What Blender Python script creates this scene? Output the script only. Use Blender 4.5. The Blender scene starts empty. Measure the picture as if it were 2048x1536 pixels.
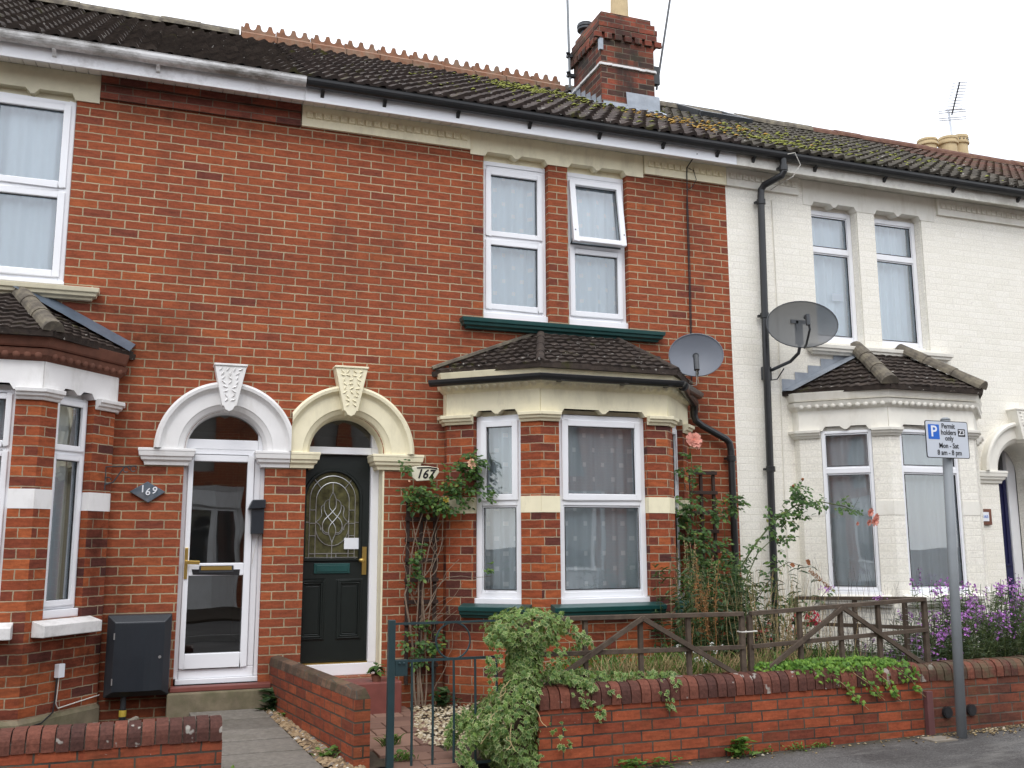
import bpy, bmesh, math, random
from mathutils import Vector, Matrix, noise
R = math.radians
S = bpy.context.scene
COL = S.collection

# ------------------------------------------------------------------ camera
cam_d = bpy.data.cameras.new('camera')
cam = bpy.data.objects.new('camera', cam_d); COL.objects.link(cam)
YAW, PITCH, ROLL = .3496, .1629, -.0042
cy_, sy_ = math.cos(YAW), math.sin(YAW)
fw = Vector((sy_*math.cos(PITCH), cy_*math.cos(PITCH), math.sin(PITCH)))
r0 = Vector((cy_, -sy_, 0)); u0 = r0.cross(fw)
rt = r0*math.cos(ROLL)+u0*math.sin(ROLL); up = -r0*math.sin(ROLL)+u0*math.cos(ROLL)
cam.matrix_world = Matrix(((rt.x, up.x, -fw.x, .3935), (rt.y, up.y, -fw.y, -8.6754), (rt.z, up.z, -fw.z, 1.65), (0, 0, 0, 1)))
cam_d.sensor_width = 36; cam_d.lens = 1932.3/2048*36; cam_d.clip_start = .05; cam_d.clip_end = 600
S.camera = cam

# ------------------------------------------------------------------ light
W = bpy.data.worlds.new('World'); S.world = W; W.use_nodes = True
wn = W.node_tree; wn.nodes.clear()
SUN_EL, SUN_AZ = R(52), R(200)           # sun behind the cloud deck, over the street
sky = wn.nodes.new('ShaderNodeTexSky'); sky.sky_type = 'NISHITA'; sky.sun_disc = False
sky.sun_elevation = SUN_EL; sky.sun_rotation = SUN_AZ
b1 = wn.nodes.new('ShaderNodeBackground'); b1.inputs['Strength'].default_value = .05
wn.links.new(sky.outputs[0], b1.inputs[0])
tc = wn.nodes.new('ShaderNodeTexCoord')
nz = wn.nodes.new('ShaderNodeTexNoise'); nz.inputs['Scale'].default_value = 2.2; nz.inputs['Detail'].default_value = 5
wn.links.new(tc.outputs['Generated'], nz.inputs['Vector'])
cr = wn.nodes.new('ShaderNodeValToRGB')
cr.color_ramp.elements[0].position = .3; cr.color_ramp.elements[0].color = (.86, .89, .94, 1)
cr.color_ramp.elements[1].position = .65; cr.color_ramp.elements[1].color = (1, 1, 1, 1)
wn.links.new(nz.outputs['Fac'], cr.inputs[0])
b2 = wn.nodes.new('ShaderNodeBackground'); b2.inputs['Strength'].default_value = 1.62
# overcast luminance: three times brighter overhead than at the horizon
sx0 = wn.nodes.new('ShaderNodeSeparateXYZ'); wn.links.new(tc.outputs['Generated'], sx0.inputs[0])
mr = wn.nodes.new('ShaderNodeMapRange'); mr.inputs['From Min'].default_value = 0; mr.inputs['From Max'].default_value = 1; mr.inputs['To Min'].default_value = .60; mr.inputs['To Max'].default_value = 1.
wn.links.new(sx0.outputs[2], mr.inputs['Value'])
mm = wn.nodes.new('ShaderNodeMix'); mm.data_type = 'RGBA'; mm.blend_type = 'MULTIPLY'; mm.inputs[0].default_value = 1
wn.links.new(cr.outputs[0], mm.inputs[6]); wn.links.new(mr.outputs[0], mm.inputs[7])
wn.links.new(mm.outputs[2], b2.inputs[0])
ad = wn.nodes.new('ShaderNodeAddShader'); wo = wn.nodes.new('ShaderNodeOutputWorld')
wn.links.new(b1.outputs[0], ad.inputs[0]); wn.links.new(b2.outputs[0], ad.inputs[1]); wn.links.new(ad.outputs[0], wo.inputs[0])
sd = bpy.data.lights.new('sun', 'SUN'); sd.energy = .8; sd.angle = R(25); sd.color = (1, .97, .92)
so = bpy.data.objects.new('sun', sd); COL.objects.link(so)
# direction to the sun: over the street, a little to the left
sdir = Vector((-.35*math.cos(SUN_EL), -.94*math.cos(SUN_EL), math.sin(SUN_EL)))
so.rotation_euler = sdir.to_track_quat('Z', 'Y').to_euler()
sky.sun_rotation = math.atan2(sdir.x, sdir.y)
vs = S.view_settings; vs.view_transform = 'Standard'; vs.look = 'None'; vs.gamma = 1; vs.exposure = .35; vs.use_curve_mapping = False
S.cycles.max_bounces = 8; S.cycles.transparent_max_bounces = 16
S.cycles.use_denoising = True; S.render.filter_size = 1.1

# ------------------------------------------------------------------ object helpers
WL = {}
def link(o, parent):
    COL.objects.link(o)
    if parent is not None:
        o.parent = parent
        o.matrix_parent_inverse = Matrix.Translation(-WL.get(parent.name, Vector()))
    return o
def tag(o, label=None, cat=None, group=None, kind=None):
    if label: o['label'] = label
    if cat: o['category'] = cat
    if group: o['group'] = group
    if kind: o['kind'] = kind
    return o
def thing(name, label, cat, loc, group=None):
    o = bpy.data.objects.new(name, None); o.empty_display_size = .1; o.location = loc
    COL.objects.link(o); WL[o.name] = Vector(loc)
    return tag(o, label, cat, group)

class MB:
    """collects faces in world space (or in a local frame M), builds ONE mesh object"""
    def __init__(s, M=None): s.v = []; s.f = []; s.m = []; s.M = M
    def add(s, p):
        p = Vector(p)
        if s.M is not None: p = s.M @ p
        s.v.append(p); return len(s.v)-1
    def face(s, pts, mat=0): s.f.append([s.add(p) for p in pts]); s.m.append(mat)
    def faces(s, pts, idx, mat=0):
        b = [s.add(p) for p in pts]
        for f in idx: s.f.append([b[i] for i in f]); s.m.append(mat)
    def box(s, x0, x1, y0, y1, z0, z1, mat=0):
        p = [(x0,y0,z0),(x1,y0,z0),(x1,y1,z0),(x0,y1,z0),(x0,y0,z1),(x1,y0,z1),(x1,y1,z1),(x0,y1,z1)]
        s.faces(p, [(0,1,5,4),(1,2,6,5),(2,3,7,6),(3,0,4,7),(4,5,6,7),(3,2,1,0)], mat)
    def bar(s, a, b, w, h, mat=0, upv=(0,0,1)):
        a, b = Vector(a), Vector(b); d = (b-a).normalized(); u = Vector(upv)
        if abs(d.dot(u)) > .98: u = Vector((0,1,0))
        sd_ = d.cross(u).normalized(); u = sd_.cross(d)
        o = [sd_*w/2+u*h/2, -sd_*w/2+u*h/2, -sd_*w/2-u*h/2, sd_*w/2-u*h/2]
        p = [a+q for q in o]+[b+q for q in o]
        s.faces(p, [(0,1,2,3),(7,6,5,4),(0,4,5,1),(1,5,6,2),(2,6,7,3),(3,7,4,0)], mat)
    def tube(s, path, r, n=8, mat=0, cap=True):
        P = [Vector(p) for p in path]; k = len(P)
        rr = r if isinstance(r, (list, tuple)) else [r]*k
        T = [(P[min(i+1,k-1)]-P[max(i-1,0)]).normalized() for i in range(k)]
        u = Vector((0,0,1)) if abs(T[0].z) < .9 else Vector((1,0,0))
        u = (u-T[0]*u.dot(T[0])).normalized(); pts = []
        for i in range(k):
            u = (u-T[i]*u.dot(T[i])).normalized(); w = T[i].cross(u)
            for j in range(n):
                a = 2*math.pi*j/n; pts.append(P[i]+(u*math.cos(a)+w*math.sin(a))*rr[i])
        idx = [(i*n+j, i*n+(j+1)%n, (i+1)*n+(j+1)%n, (i+1)*n+j) for i in range(k-1) for j in range(n)]
        if cap: idx += [tuple(range(n-1,-1,-1)), tuple((k-1)*n+j for j in range(n))]
        s.faces(pts, idx, mat)
    def lathe(s, c, prof, n=20, mat=0, cap=True):
        c = Vector(c); pts = [c+Vector((r*math.cos(2*math.pi*j/n), r*math.sin(2*math.pi*j/n), z)) for r, z in prof for j in range(n)]
        k = len(prof); idx = [(i*n+j, i*n+(j+1)%n, (i+1)*n+(j+1)%n, (i+1)*n+j) for i in range(k-1) for j in range(n)]
        if cap: idx += [tuple(range(n-1,-1,-1)), tuple((k-1)*n+j for j in range(n))]
        s.faces(pts, idx, mat)
    def prism(s, poly, y0, y1, mat=0):
        """polygon in (x,z), counter-clockwise seen from the street (-y); extruded y0 (front) .. y1 (back)"""
        n = len(poly); p = [(x, y0, z) for x, z in poly]+[(x, y1, z) for x, z in poly]
        s.faces(p, [tuple(range(n)), tuple(range(2*n-1, n-1, -1))]+[(i, n+i, n+(i+1)%n, (i+1)%n) for i in range(n)], mat)
    def build(s, name, mats, parent=None, bevel=0, smooth=False, merge=False, auto=None):
        me = bpy.data.meshes.new(name)
        me.from_pydata([tuple(v) for v in s.v], [], s.f)
        for m in (mats if isinstance(mats, (list, tuple)) else [mats]): me.materials.append(m)
        me.polygons.foreach_set('material_index', s.m)
        uv = me.uv_layers.new(name='UVMap')
        for p in me.polygons:
            n = p.normal
            if abs(n.z) > .8:
                for li in p.loop_indices:
                    c = me.vertices[me.loops[li].vertex_index].co; uv.data[li].uv = (c.x+.1125, c.y+.03)
            else:
                l = math.hypot(n.x, n.y); tx, ty = -n.y/l, n.x/l
                for li in p.loop_indices:
                    c = me.vertices[me.loops[li].vertex_index].co; uv.data[li].uv = (c.x*tx+c.y*ty+.1125, c.z+.03775)
        if merge or bevel or smooth:
            bm = bmesh.new(); bm.from_mesh(me); bmesh.ops.remove_doubles(bm, verts=bm.verts, dist=1e-5); bm.to_mesh(me); bm.free()
        if smooth: me.polygons.foreach_set('use_smooth', [True]*len(me.polygons))
        o = bpy.data.objects.new(name, me)
        if bevel:
            b = o.modifiers.new('bevel', 'BEVEL'); b.width = bevel; b.segments = 2; b.limit_method = 'ANGLE'; b.angle_limit = R(40)
        if auto is not None:
            me.set_sharp_from_angle(angle=R(auto))
        return link(o, parent)

def frame(origin, d):
    """local frame: x along d (horizontal), y into the wall, z up"""
    d = Vector((d[0], d[1], 0)).normalized(); n = Vector((-d.y, d.x, 0)); o = Vector(origin)
    return Matrix(((d.x, n.x, 0, o.x), (d.y, n.y, 0, o.y), (0, 0, 1, o.z), (0, 0, 0, 1)))

def offset_poly(P, out):
    P = [Vector((p[0], p[1])) for p in P]; N = []
    for a, b in zip(P, P[1:]):
        d = (b-a).normalized(); N.append(Vector((d.y, -d.x)))
    o = [P[0]+N[0]*out]
    for i in range(1, len(P)-1):
        m = N[i-1]+N[i]; o.append(P[i]+m*(out/(1+N[i-1].dot(N[i]))))
    o.append(P[-1]+N[-1]*out); return o
def moulding(mb, P, prof, mat=0, closed=False, cap=True):
    """sweep a profile [(out, z)...] along a plan polyline with mitred corners"""
    rows = [[(q.x, q.y, z) for q in offset_poly(P, o)] for o, z in prof]
    n = len(P); k = len(prof); pts = [p for r in rows for p in r]; idx = []
    for i in range(k-1 if not closed else k):
        j = (i+1) % k
        for a in range(n-1): idx.append((i*n+a, i*n+a+1, j*n+a+1, j*n+a))
    if cap:
        idx.append(tuple(i*n for i in range(k))); idx.append(tuple(i*n+n-1 for i in range(k-1, -1, -1)))
    mb.faces(pts, idx, mat)

def text_mesh(body, size, M, name, m, parent, extrude=.002, shear=0, align='CENTER', sx=1.0, bold=0):
    c = bpy.data.curves.new('text', 'FONT'); c.body = body; c.size = size; c.extrude = extrude; c.shear = shear
    c.align_x = align; c.align_y = 'CENTER'; c.resolution_u = 3; c.offset = bold
    o = bpy.data.objects.new('text', c); COL.objects.link(o)
    dg = bpy.context.evaluated_depsgraph_get(); me = bpy.data.meshes.new_from_object(o.evaluated_get(dg))
    bpy.data.objects.remove(o); bpy.data.curves.remove(c)
    me.transform(M @ Matrix.Diagonal((sx, 1, 1, 1))); me.materials.clear(); me.materials.append(m); me.name = name
    return link(bpy.data.objects.new(name, me), parent)
def wallM(x, y, z, rot=0, yaw=0):      # text frame: reads along +x, faces the street
    return Matrix.Translation((x, y, z)) @ Matrix.Rotation(yaw, 4, 'Z') @ Matrix.Rotation(R(90), 4, 'X') @ Matrix.Rotation(rot, 4, 'Z')

# ------------------------------------------------------------------ material helpers
class NT:
    def __init__(s, name):
        s.mat = bpy.data.materials.new(name); s.mat.use_nodes = True; s.t = s.mat.node_tree; s.t.nodes.clear()
        s.out = s.t.nodes.new('ShaderNodeOutputMaterial')
    def n(s, typ, props=None, **inp):
        nd = s.t.nodes.new('ShaderNode'+typ)
        for k, v in (props or {}).items(): setattr(nd, k, v)
        for k, v in inp.items():
            k = k.replace('_', ' '); s.set(nd.inputs[k], v)
        return nd
    def set(s, sock, v):
        if isinstance(v, bpy.types.NodeSocket): s.t.links.new(v, sock)
        elif isinstance(v, bpy.types.Node): s.t.links.new(v.outputs[0], sock)
        else:
            if isinstance(v, tuple) and len(v) == 3 and sock.type == 'RGBA': v = v+(1,)
            sock.default_value = v
    def math(s, op, a, b=0., c=None):
        nd = s.t.nodes.new('ShaderNodeMath'); nd.operation = op; s.set(nd.inputs[0], a); s.set(nd.inputs[1], b)
        if c is not None: s.set(nd.inputs[2], c)
        return nd.outputs[0]
    def mix(s, fac, a, b, typ='MIX'):
        nd = s.t.nodes.new('ShaderNodeMix'); nd.data_type = 'RGBA'; nd.blend_type = typ
        s.set(nd.inputs[0], fac); s.set(nd.inputs[6], a); s.set(nd.inputs[7], b); return nd.outputs[2]
    def ramp(s, fac, stops):
        nd = s.t.nodes.new('ShaderNodeValToRGB'); e = nd.color_ramp.elements
        while len(e) < len(stops): e.new(.5)
        for el, (p, c) in zip(e, stops): el.position = p; el.color = (c if len(c) == 4 else tuple(c)+(1,)) if isinstance(c, tuple) else (c, c, c, 1)
        s.set(nd.inputs[0], fac); return nd.outputs[0]
    def noise(s, vec, scale, detail=4, rough=.55):
        nd = s.n('TexNoise', Scale=scale, Detail=detail, Roughness=rough); s.set(nd.inputs['Vector'], vec); return nd.outputs['Fac']
    def obj(s): return s.n('TexCoord').outputs['Object']
    def uv(s): return s.n('UVMap', {'uv_map': 'UVMap'}).outputs[0]
    def stretch(s, vec, sc):
        nd = s.n('Mapping'); s.set(nd.inputs['Vector'], vec); nd.inputs['Scale'].default_value = sc; return nd.outputs[0]
    def bsdf(s, color, rough=.8, bump=None, strength=.3, dist=.01, spec=.3, metallic=0., **kw):
        b = s.n('BsdfPrincipled'); s.set(b.inputs['Base Color'], color); s.set(b.inputs['Roughness'], rough)
        b.inputs['Specular IOR Level'].default_value = spec; b.inputs['Metallic'].default_value = metallic
        if bump is not None:
            bp = s.n('Bump', Strength=strength, Distance=dist); s.set(bp.inputs['Height'], bump); s.t.links.new(bp.outputs[0], b.inputs['Normal'])
        s.t.links.new(b.outputs[0], s.out.inputs[0]); return b

def brick_mat(name, stops, mortar, rough=.85, stain=.5, bw=.225, rh=.0755, ms=.0055, mortar_var=None, green=0., bump=.5, offset=.5, soot=(.03, .022, .02), speck=.0, fineb=.35, dragf=.8, marks=(), sth=(.52, .74), ssc=1.15):
    m = NT(name); uv = m.uv(); ob = m.obj()
    wob = m.n('TexNoise', Scale=26., Detail=2.); m.set(wob.inputs['Vector'], ob)
    vm = m.n('VectorMath', {'operation': 'MULTIPLY_ADD'}); m.set(vm.inputs[0], wob.outputs['Color']); vm.inputs[1].default_value = (.011, .009, 0)
    sub = m.n('VectorMath', {'operation': 'SUBTRACT'}); m.set(sub.inputs[0], uv); sub.inputs[1].default_value = (.0055, .0045, 0)
    m.set(vm.inputs[2], sub.outputs[0])
    br = m.n('TexBrick', {'offset': offset}, Color1=(0., 0., 0.), Color2=(1., 1., 1.), Mortar=(.5, .5, .5), Scale=1., Mortar_Size=ms, Mortar_Smooth=.35, Bias=0., Brick_Width=bw, Row_Height=rh)
    m.set(br.inputs['Vector'], vm.outputs[0])
    col = m.ramp(br.outputs['Color'], stops)
    fine = m.noise(ob, 55., 5, .65); col = m.mix(m.math('MULTIPLY', .55, 1.), col, m.mix(1., col, m.ramp(fine, [(.25, .62), (.7, 1.28)]), 'MULTIPLY'))
    drag = m.noise(m.stretch(ob, (9., 9., 42.)), 1., 4, .6); col = m.mix(dragf, col, m.mix(1., col, m.ramp(drag, [(.3, .6), (.62, 1.12)]), 'MULTIPLY'))
    # flecks: spalled, burnt or pale patches
    fl = m.ramp(m.noise(ob, 14., 6, .7), [(.60, 0.), (.72, 1.)]); col = m.mix(m.math('MULTIPLY', fl, .45), col, m.mix(1., col, (.45, .4, .42), 'MULTIPLY'))
    mo = m.mix(m.ramp(m.noise(ob, 3.5, 5, .6), [(.35, 0.), (.65, 1.)]), mortar, mortar_var or tuple(c*.62 for c in mortar))
    c = m.mix(br.outputs['Fac'], col, mo)
    if stain:
        st = m.ramp(m.noise(m.stretch(ob, (1., 1., .55)), ssc, 6, .62), [(sth[0], 0.), (sth[1], 1.)])
        c = m.mix(m.math('MULTIPLY', st, stain), c, soot)
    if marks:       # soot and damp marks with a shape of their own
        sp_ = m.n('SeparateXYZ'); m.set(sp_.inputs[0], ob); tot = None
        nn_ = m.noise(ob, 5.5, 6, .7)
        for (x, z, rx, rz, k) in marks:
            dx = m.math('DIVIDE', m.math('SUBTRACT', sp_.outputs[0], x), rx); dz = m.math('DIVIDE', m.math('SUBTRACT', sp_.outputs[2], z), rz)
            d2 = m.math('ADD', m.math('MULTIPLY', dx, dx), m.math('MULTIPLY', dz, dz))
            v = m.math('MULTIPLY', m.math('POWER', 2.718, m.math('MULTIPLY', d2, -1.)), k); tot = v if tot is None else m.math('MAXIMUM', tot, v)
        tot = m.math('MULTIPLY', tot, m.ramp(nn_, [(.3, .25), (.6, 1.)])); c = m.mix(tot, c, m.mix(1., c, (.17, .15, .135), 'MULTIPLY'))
    if green:
        g = m.ramp(m.noise(ob, 4., 6, .7), [(.5, 0.), (.7, 1.)]); c = m.mix(m.math('MULTIPLY', g, green), c, (.06, .075, .03))
    if speck:
        sp = m.ramp(m.noise(ob, 38., 2, .5), [(.74, 0.), (.77, 1.)]); c = m.mix(m.math('MULTIPLY', sp, speck), c, (.7, .68, .62))
    h = m.math('ADD', m.math('MULTIPLY', m.math('SUBTRACT', 1., br.outputs['Fac']), 1.), m.math('MULTIPLY', fine, fineb))
    m.bsdf(c, rough, h, bump, .008, .25); return m.mat

def plain(name, color, rough=.6, var=.12, scale=8., bump=0., spec=.35, metallic=0., dirt=0., dirt_col=(.12, .1, .07), dscale=2.5, bscale=40., dth=.55, drip=1.):
    m = NT(name); ob = m.obj(); nz_ = m.noise(ob, scale, 5, .6)
    c = m.mix(m.math('MULTIPLY', m.ramp(nz_, [(.3, 0.), (.7, 1.)]), 1.), tuple(x*(1-var) for x in color), tuple(min(1, x*(1+var*.6)) for x in color))
    if dirt:
        d = m.ramp(m.noise(m.stretch(ob, (1., 1., drip)), dscale, 7, .7), [(dth-.05, 0.), (dth+.17, 1.)]); c = m.mix(m.math('MULTIPLY', d, dirt), c, dirt_col)
    m.bsdf(c, rough, m.noise(ob, bscale, 4, .6) if bump else None, bump, .004, spec, metallic); return m.mat

M = {}
BR = [(0., (.17, .047, .031)), (.025, (.215, .056, .031)), (.08, (.262, .066, .031)), (.5, (.288, .073, .032)), (.9, (.318, .083, .034)), (1., (.36, .098, .036))]
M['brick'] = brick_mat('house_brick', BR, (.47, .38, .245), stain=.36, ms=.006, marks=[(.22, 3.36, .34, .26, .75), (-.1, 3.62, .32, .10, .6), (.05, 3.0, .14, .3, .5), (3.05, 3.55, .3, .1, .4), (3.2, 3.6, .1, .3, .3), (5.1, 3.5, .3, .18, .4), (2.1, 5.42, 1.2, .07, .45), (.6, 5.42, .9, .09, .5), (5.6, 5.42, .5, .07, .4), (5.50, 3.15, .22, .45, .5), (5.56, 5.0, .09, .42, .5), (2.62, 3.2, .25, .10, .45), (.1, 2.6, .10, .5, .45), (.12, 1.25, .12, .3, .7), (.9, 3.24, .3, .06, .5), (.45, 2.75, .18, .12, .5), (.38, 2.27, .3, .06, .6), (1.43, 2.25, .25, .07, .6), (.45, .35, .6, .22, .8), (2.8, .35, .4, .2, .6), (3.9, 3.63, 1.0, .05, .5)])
M['brick_bay'] = brick_mat('bay_brick', [(0., (.085, .03, .026)), (.2, (.18, .046, .027)), (.5, (.28, .066, .027)), (1., (.39, .105, .036))], (.42, .34, .23), stain=.5, ms=.005, marks=[(-.05, .78, .6, .18, .85), (-.9, .78, .9, .18, .85), (0, .3, 6., .14, .6), (3.0, .9, .5, .12, .6), (4.2, .9, .6, .12, .5), (-.05, 1.7, .08, .55, .7)])
M['brick_pier'] = M['brick']
M['white_brick'] = brick_mat('white_painted_brick', [(0., (.82, .79, .70)), (1., (.86, .83, .75))], (.82, .79, .70), rough=.55, stain=.10, soot=(.5, .45, .36), mortar_var=(.76, .725, .645), bump=.34, fineb=.05, dragf=.06)
M['wall_brick'] = brick_mat('garden_wall_brick', [(0., (.17, .045, .026)), (.35, (.25, .058, .027)), (1., (.33, .082, .034))], (.035, .028, .024), stain=.35, rh=.075, bw=.228, ms=.0068, mortar_var=(.10, .082, .062), green=.2, speck=.2, offset=.38)
M['chimney_brick'] = brick_mat('chimney_brick', [(0., (.05, .032, .028)), (.4, (.13, .042, .03)), (1., (.30, .072, .04))], (.24, .20, .15), stain=.88, green=.3, soot=(.035, .028, .024), sth=(.45, .66), ssc=2.6)
M['dark_brick'] = brick_mat('corbel_brick', [(0., (.12, .04, .032)), (1., (.26, .07, .04))], (.2, .15, .11), stain=.6)
M['cream'] = plain('cream_paint', (.84, .775, .56), .55, .06, 5., .14, dirt=.42, dirt_col=(.44, .39, .27), dth=.55, dscale=5., drip=.35)
M['white_paint'] = plain('white_masonry_paint', (.80, .79, .78), .55, .05, 5., .14, dirt=.42, dirt_col=(.43, .41, .36), dth=.55, dscale=5., drip=.35)
M['white_stucco'] = plain('white_house_paint', (.80, .775, .70), .55, .05, 5., .14, dirt=.4, dirt_col=(.5, .45, .35), dth=.55, dscale=5., drip=.35)
M['beige_stone'] = plain('beige_paint', (.66, .61, .45), .55, .1, 6., .1, dirt=.3, dirt_col=(.3, .27, .2))
M['upvc'] = plain('white_upvc', (.84, .85, .88), .28, .03, 3., 0, .5, dirt=.08, dirt_col=(.5, .48, .42))
M['upvc_old'] = plain('white_upvc_weathered', (.80, .80, .82), .35, .05, 3., 0, .5, dirt=.55, dirt_col=(.16, .13, .10), dscale=3., dth=.55)
M['upvc_grimy'] = plain('white_gutter_grimy', (.80, .80, .80), .4, .05, 3., 0, .5, dirt=.85, dirt_col=(.10, .085, .06), dscale=2.2, dth=.46, drip=3.)
M['fascia_old'] = plain('white_fascia_dirty', (.70, .68, .62), .5, .12, 4., .05, dirt=.55, dirt_col=(.22, .19, .14), dscale=3., dth=.5)
M['soffit'] = plain('soffit_board', (.84, .83, .79), .5, .06, 3., 0, dirt=.3, dirt_col=(.4, .36, .28))
M['black_plastic'] = plain('black_plastic', (.018, .019, .021), .32, .2, 4., 0, .5, dirt=.25, dirt_col=(.08, .075, .07))
M['dark_metal'] = plain('dark_grey_metal', (.045, .05, .056), .4, .15, 6., 0, .5)
M['green_paint'] = plain('dark_green_sill_paint', (.012, .065, .062), .32, .15, 8., .06, .5, dirt=.15, dirt_col=(.08, .12, .11))
M['green_metal'] = plain('dark_green_metal_paint', (.018, .042, .048), .38, .15, 9., 0, .5, dirt=.2, dirt_col=(.07, .08, .07))
M['lead'] = plain('lead_sheet', (.30, .33, .37), .42, .25, 6., .1, .5, .25, dirt=.3, dirt_col=(.55, .57, .6))
M['lead_dark'] = plain('lead_dark', (.11, .14, .18), .4, .2, 6., .1, .5, .2, dirt=.2, dirt_col=(.28, .3, .33))
M['stone_sill'] = plain('white_sill_paint', (.72, .71, .70), .6, .08, 9., .2, dirt=.45, dirt_col=(.2, .19, .17), dscale=5., dth=.52)
M['render'] = plain('mossy_render', (.20, .165, .11), .9, .3, 7., .4, dirt=.6, dirt_col=(.085, .09, .04), dscale=4., dth=.45)
M['red_step'] = plain('red_step_paint', (.19, .06, .048), .55, .15, 9., .1, dirt=.25, dirt_col=(.1, .08, .06))
M['brass'] = plain('brass', (.62, .43, .13), .28, .1, 9., 0, .5, .9)
M['chrome'] = plain('grey_steel', (.5, .5, .5), .35, .1, 9., 0, .5, .8)
M['fence_wood'] = plain('brown_fence_wood', (.085, .062, .045), .8, .35, 14., .35, dirt=.4, dirt_col=(.19, .15, .11), dscale=6.)
M['trellis_wood'] = plain('trellis_wood', (.045, .028, .022), .8, .3, 14., .3, dirt=.3, dirt_col=(.09, .06, .05))
M['stem'] = plain('woody_stem', (.22, .16, .115), .85, .3, 25., .3, dirt=.4, dirt_col=(.32, .27, .21))
M['green_stem'] = plain('green_stem', (.09, .12, .04), .7, .3, 20.)
M['dark_stem'] = plain('dark_stem', (.07, .045, .03), .85, .3, 20.)
M['straw'] = plain('straw_stem', (.42, .31, .16), .8, .35, 20.)
M['rust_seed'] = plain('rust_seed_head', (.30, .145, .055), .85, .35, 30.)
M['pole'] = plain('galvanised_grey_paint', (.22, .24, .255), .5, .08, 5., 0, .4, dirt=.25, dirt_col=(.15, .15, .14), dscale=4.)
M['sign_face'] = plain('sign_face', (.56, .60, .66), .35, .02, 3., 0, .5)
M['sign_black'] = plain('sign_black', (.012, .012, .014), .4, .05, 3.)
M['sign_blue'] = plain('sign_blue', (.02, .13, .55), .35, .03, 3.)
M['sign_white'] = plain('sign_white', (.78, .80, .84), .35, .02, 3.)
M['pot_clay'] = plain('buff_chimney_pot', (.55, .43, .25), .75, .15, 7., .15, dirt=.3, dirt_col=(.32, .26, .17))
M['ridge_clay'] = plain('orange_ridge_clay', (.24, .115, .066), .85, .35, 9., .35, dirt=.75, dirt_col=(.24, .19, .14), dscale=7., dth=.5)
M['ridge_grey'] = plain('grey_ridge_tile', (.13, .112, .09), .9, .35, 9., .4, dirt=.6, dirt_col=(.25, .22, .15), dscale=9., dth=.5)
M['ridge_red'] = plain('red_ridge_tile', (.14, .066, .046), .9, .3, 9., .4, dirt=.5, dirt_col=(.2, .15, .08), dscale=9.)
M['terracotta'] = plain('dark_terracotta', (.17, .07, .045), .8, .25, 9., .3, dirt=.5, dirt_col=(.05, .035, .03))
M['slate'] = plain('slate_plaque', (.10, .125, .155), .5, .35, 18., .3, dirt=.4, dirt_col=(.22, .16, .12), dscale=7.)
M['ceramic'] = plain('cream_plaque', (.72, .69, .54), .4, .06, 7., .05)
M['cable'] = plain('black_cable', (.02, .02, .022), .5)
M['white_cable'] = plain('pale_cable', (.62, .6, .55), .5)
M['interior'] = plain('interior_plaster', (.33, .31, .28), .9, .1, 2.)
M['maroon'] = plain('maroon_painted_post', (.13, .055, .055), .55, .15, 8.)
M['aluminium'] = plain('aluminium', (.62, .64, .68), .35, .08, 6., 0, .5, .6)
M['timber'] = plain('grey_timber', (.24, .21, .17), .9, .3, 12., .3)
M['mortar'] = plain('mortar_bed', (.17, .14, .115), .95, .3, 20., .4)
M['rose_pink'] = plain('rose_petal', (.80, .36, .28), .6, .25, 30.)
M['rose_peach'] = plain('peach_petal', (.82, .52, .34), .6, .25, 30.)
M['purple'] = plain('purple_petal', (.40, .16, .47), .6, .35, 30.)
M['white_petal'] = plain('white_petal', (.8, .8, .76), .6, .1, 30.)
M['red_petal'] = plain('fuchsia_red_petal', (.55, .012, .05), .5, .3, 30.)
M['lichen'] = plain('moss_cushion', (.16, .17, .035), .95, .5, 30., .5)

def leaf_mat(name, stops, trans=.25, rough=.45):
    m = NT(name); g = m.n('NewGeometry'); c = m.ramp(g.outputs['Random Per Island'], stops)
    c = m.mix(m.math('MULTIPLY', m.noise(m.obj(), 90., 3), .5), c, m.mix(1., c, (.55, .6, .5), 'MULTIPLY'))
    d = m.n('BsdfPrincipled'); m.set(d.inputs['Base Color'], c); d.inputs['Roughness'].default_value = rough; d.inputs['Specular IOR Level'].default_value = .35
    t = m.n('BsdfTranslucent'); m.set(t.inputs[0], m.mix(1., c, (1.2, 1.3, .6), 'MULTIPLY'))
    mx = m.n('MixShader'); mx.inputs[0].default_value = trans
    m.t.links.new(d.outputs[0], mx.inputs[1]); m.t.links.new(t.outputs[0], mx.inputs[2]); m.t.links.new(mx.outputs[0], m.out.inputs[0]); return m.mat
M['ivy_dark'] = leaf_mat('ivy_leaf_centre', [(0., (.05, .115, .026)), (.6, (.10, .19, .042)), (1., (.17, .28, .06))])
M['ivy_rim'] = leaf_mat('ivy_leaf_margin', [(0., (.26, .37, .10)), (.5, (.44, .52, .19)), (1., (.62, .66, .36))])
M['ivy_green'] = leaf_mat('green_ivy_leaf', [(0., (.06, .15, .018)), (.5, (.13, .27, .03)), (1., (.24, .40, .06))])
M['rose_leaf'] = leaf_mat('rose_leaf', [(0., (.035, .08, .022)), (.6, (.07, .15, .035)), (.95, (.13, .22, .05)), (1., (.26, .26, .05))])
M['bush_leaf'] = leaf_mat('bush_leaf', [(0., (.022, .05, .02)), (.6, (.05, .095, .035)), (1., (.12, .17, .07))])
M['grey_leaf'] = leaf_mat('grey_green_leaf', [(0., (.045, .08, .04)), (.6, (.095, .14, .07)), (1., (.18, .22, .12))])
M['weed_leaf'] = leaf_mat('weed_leaf', [(0., (.05, .12, .02)), (.6, (.10, .20, .035)), (1., (.19, .29, .06))])
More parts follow.
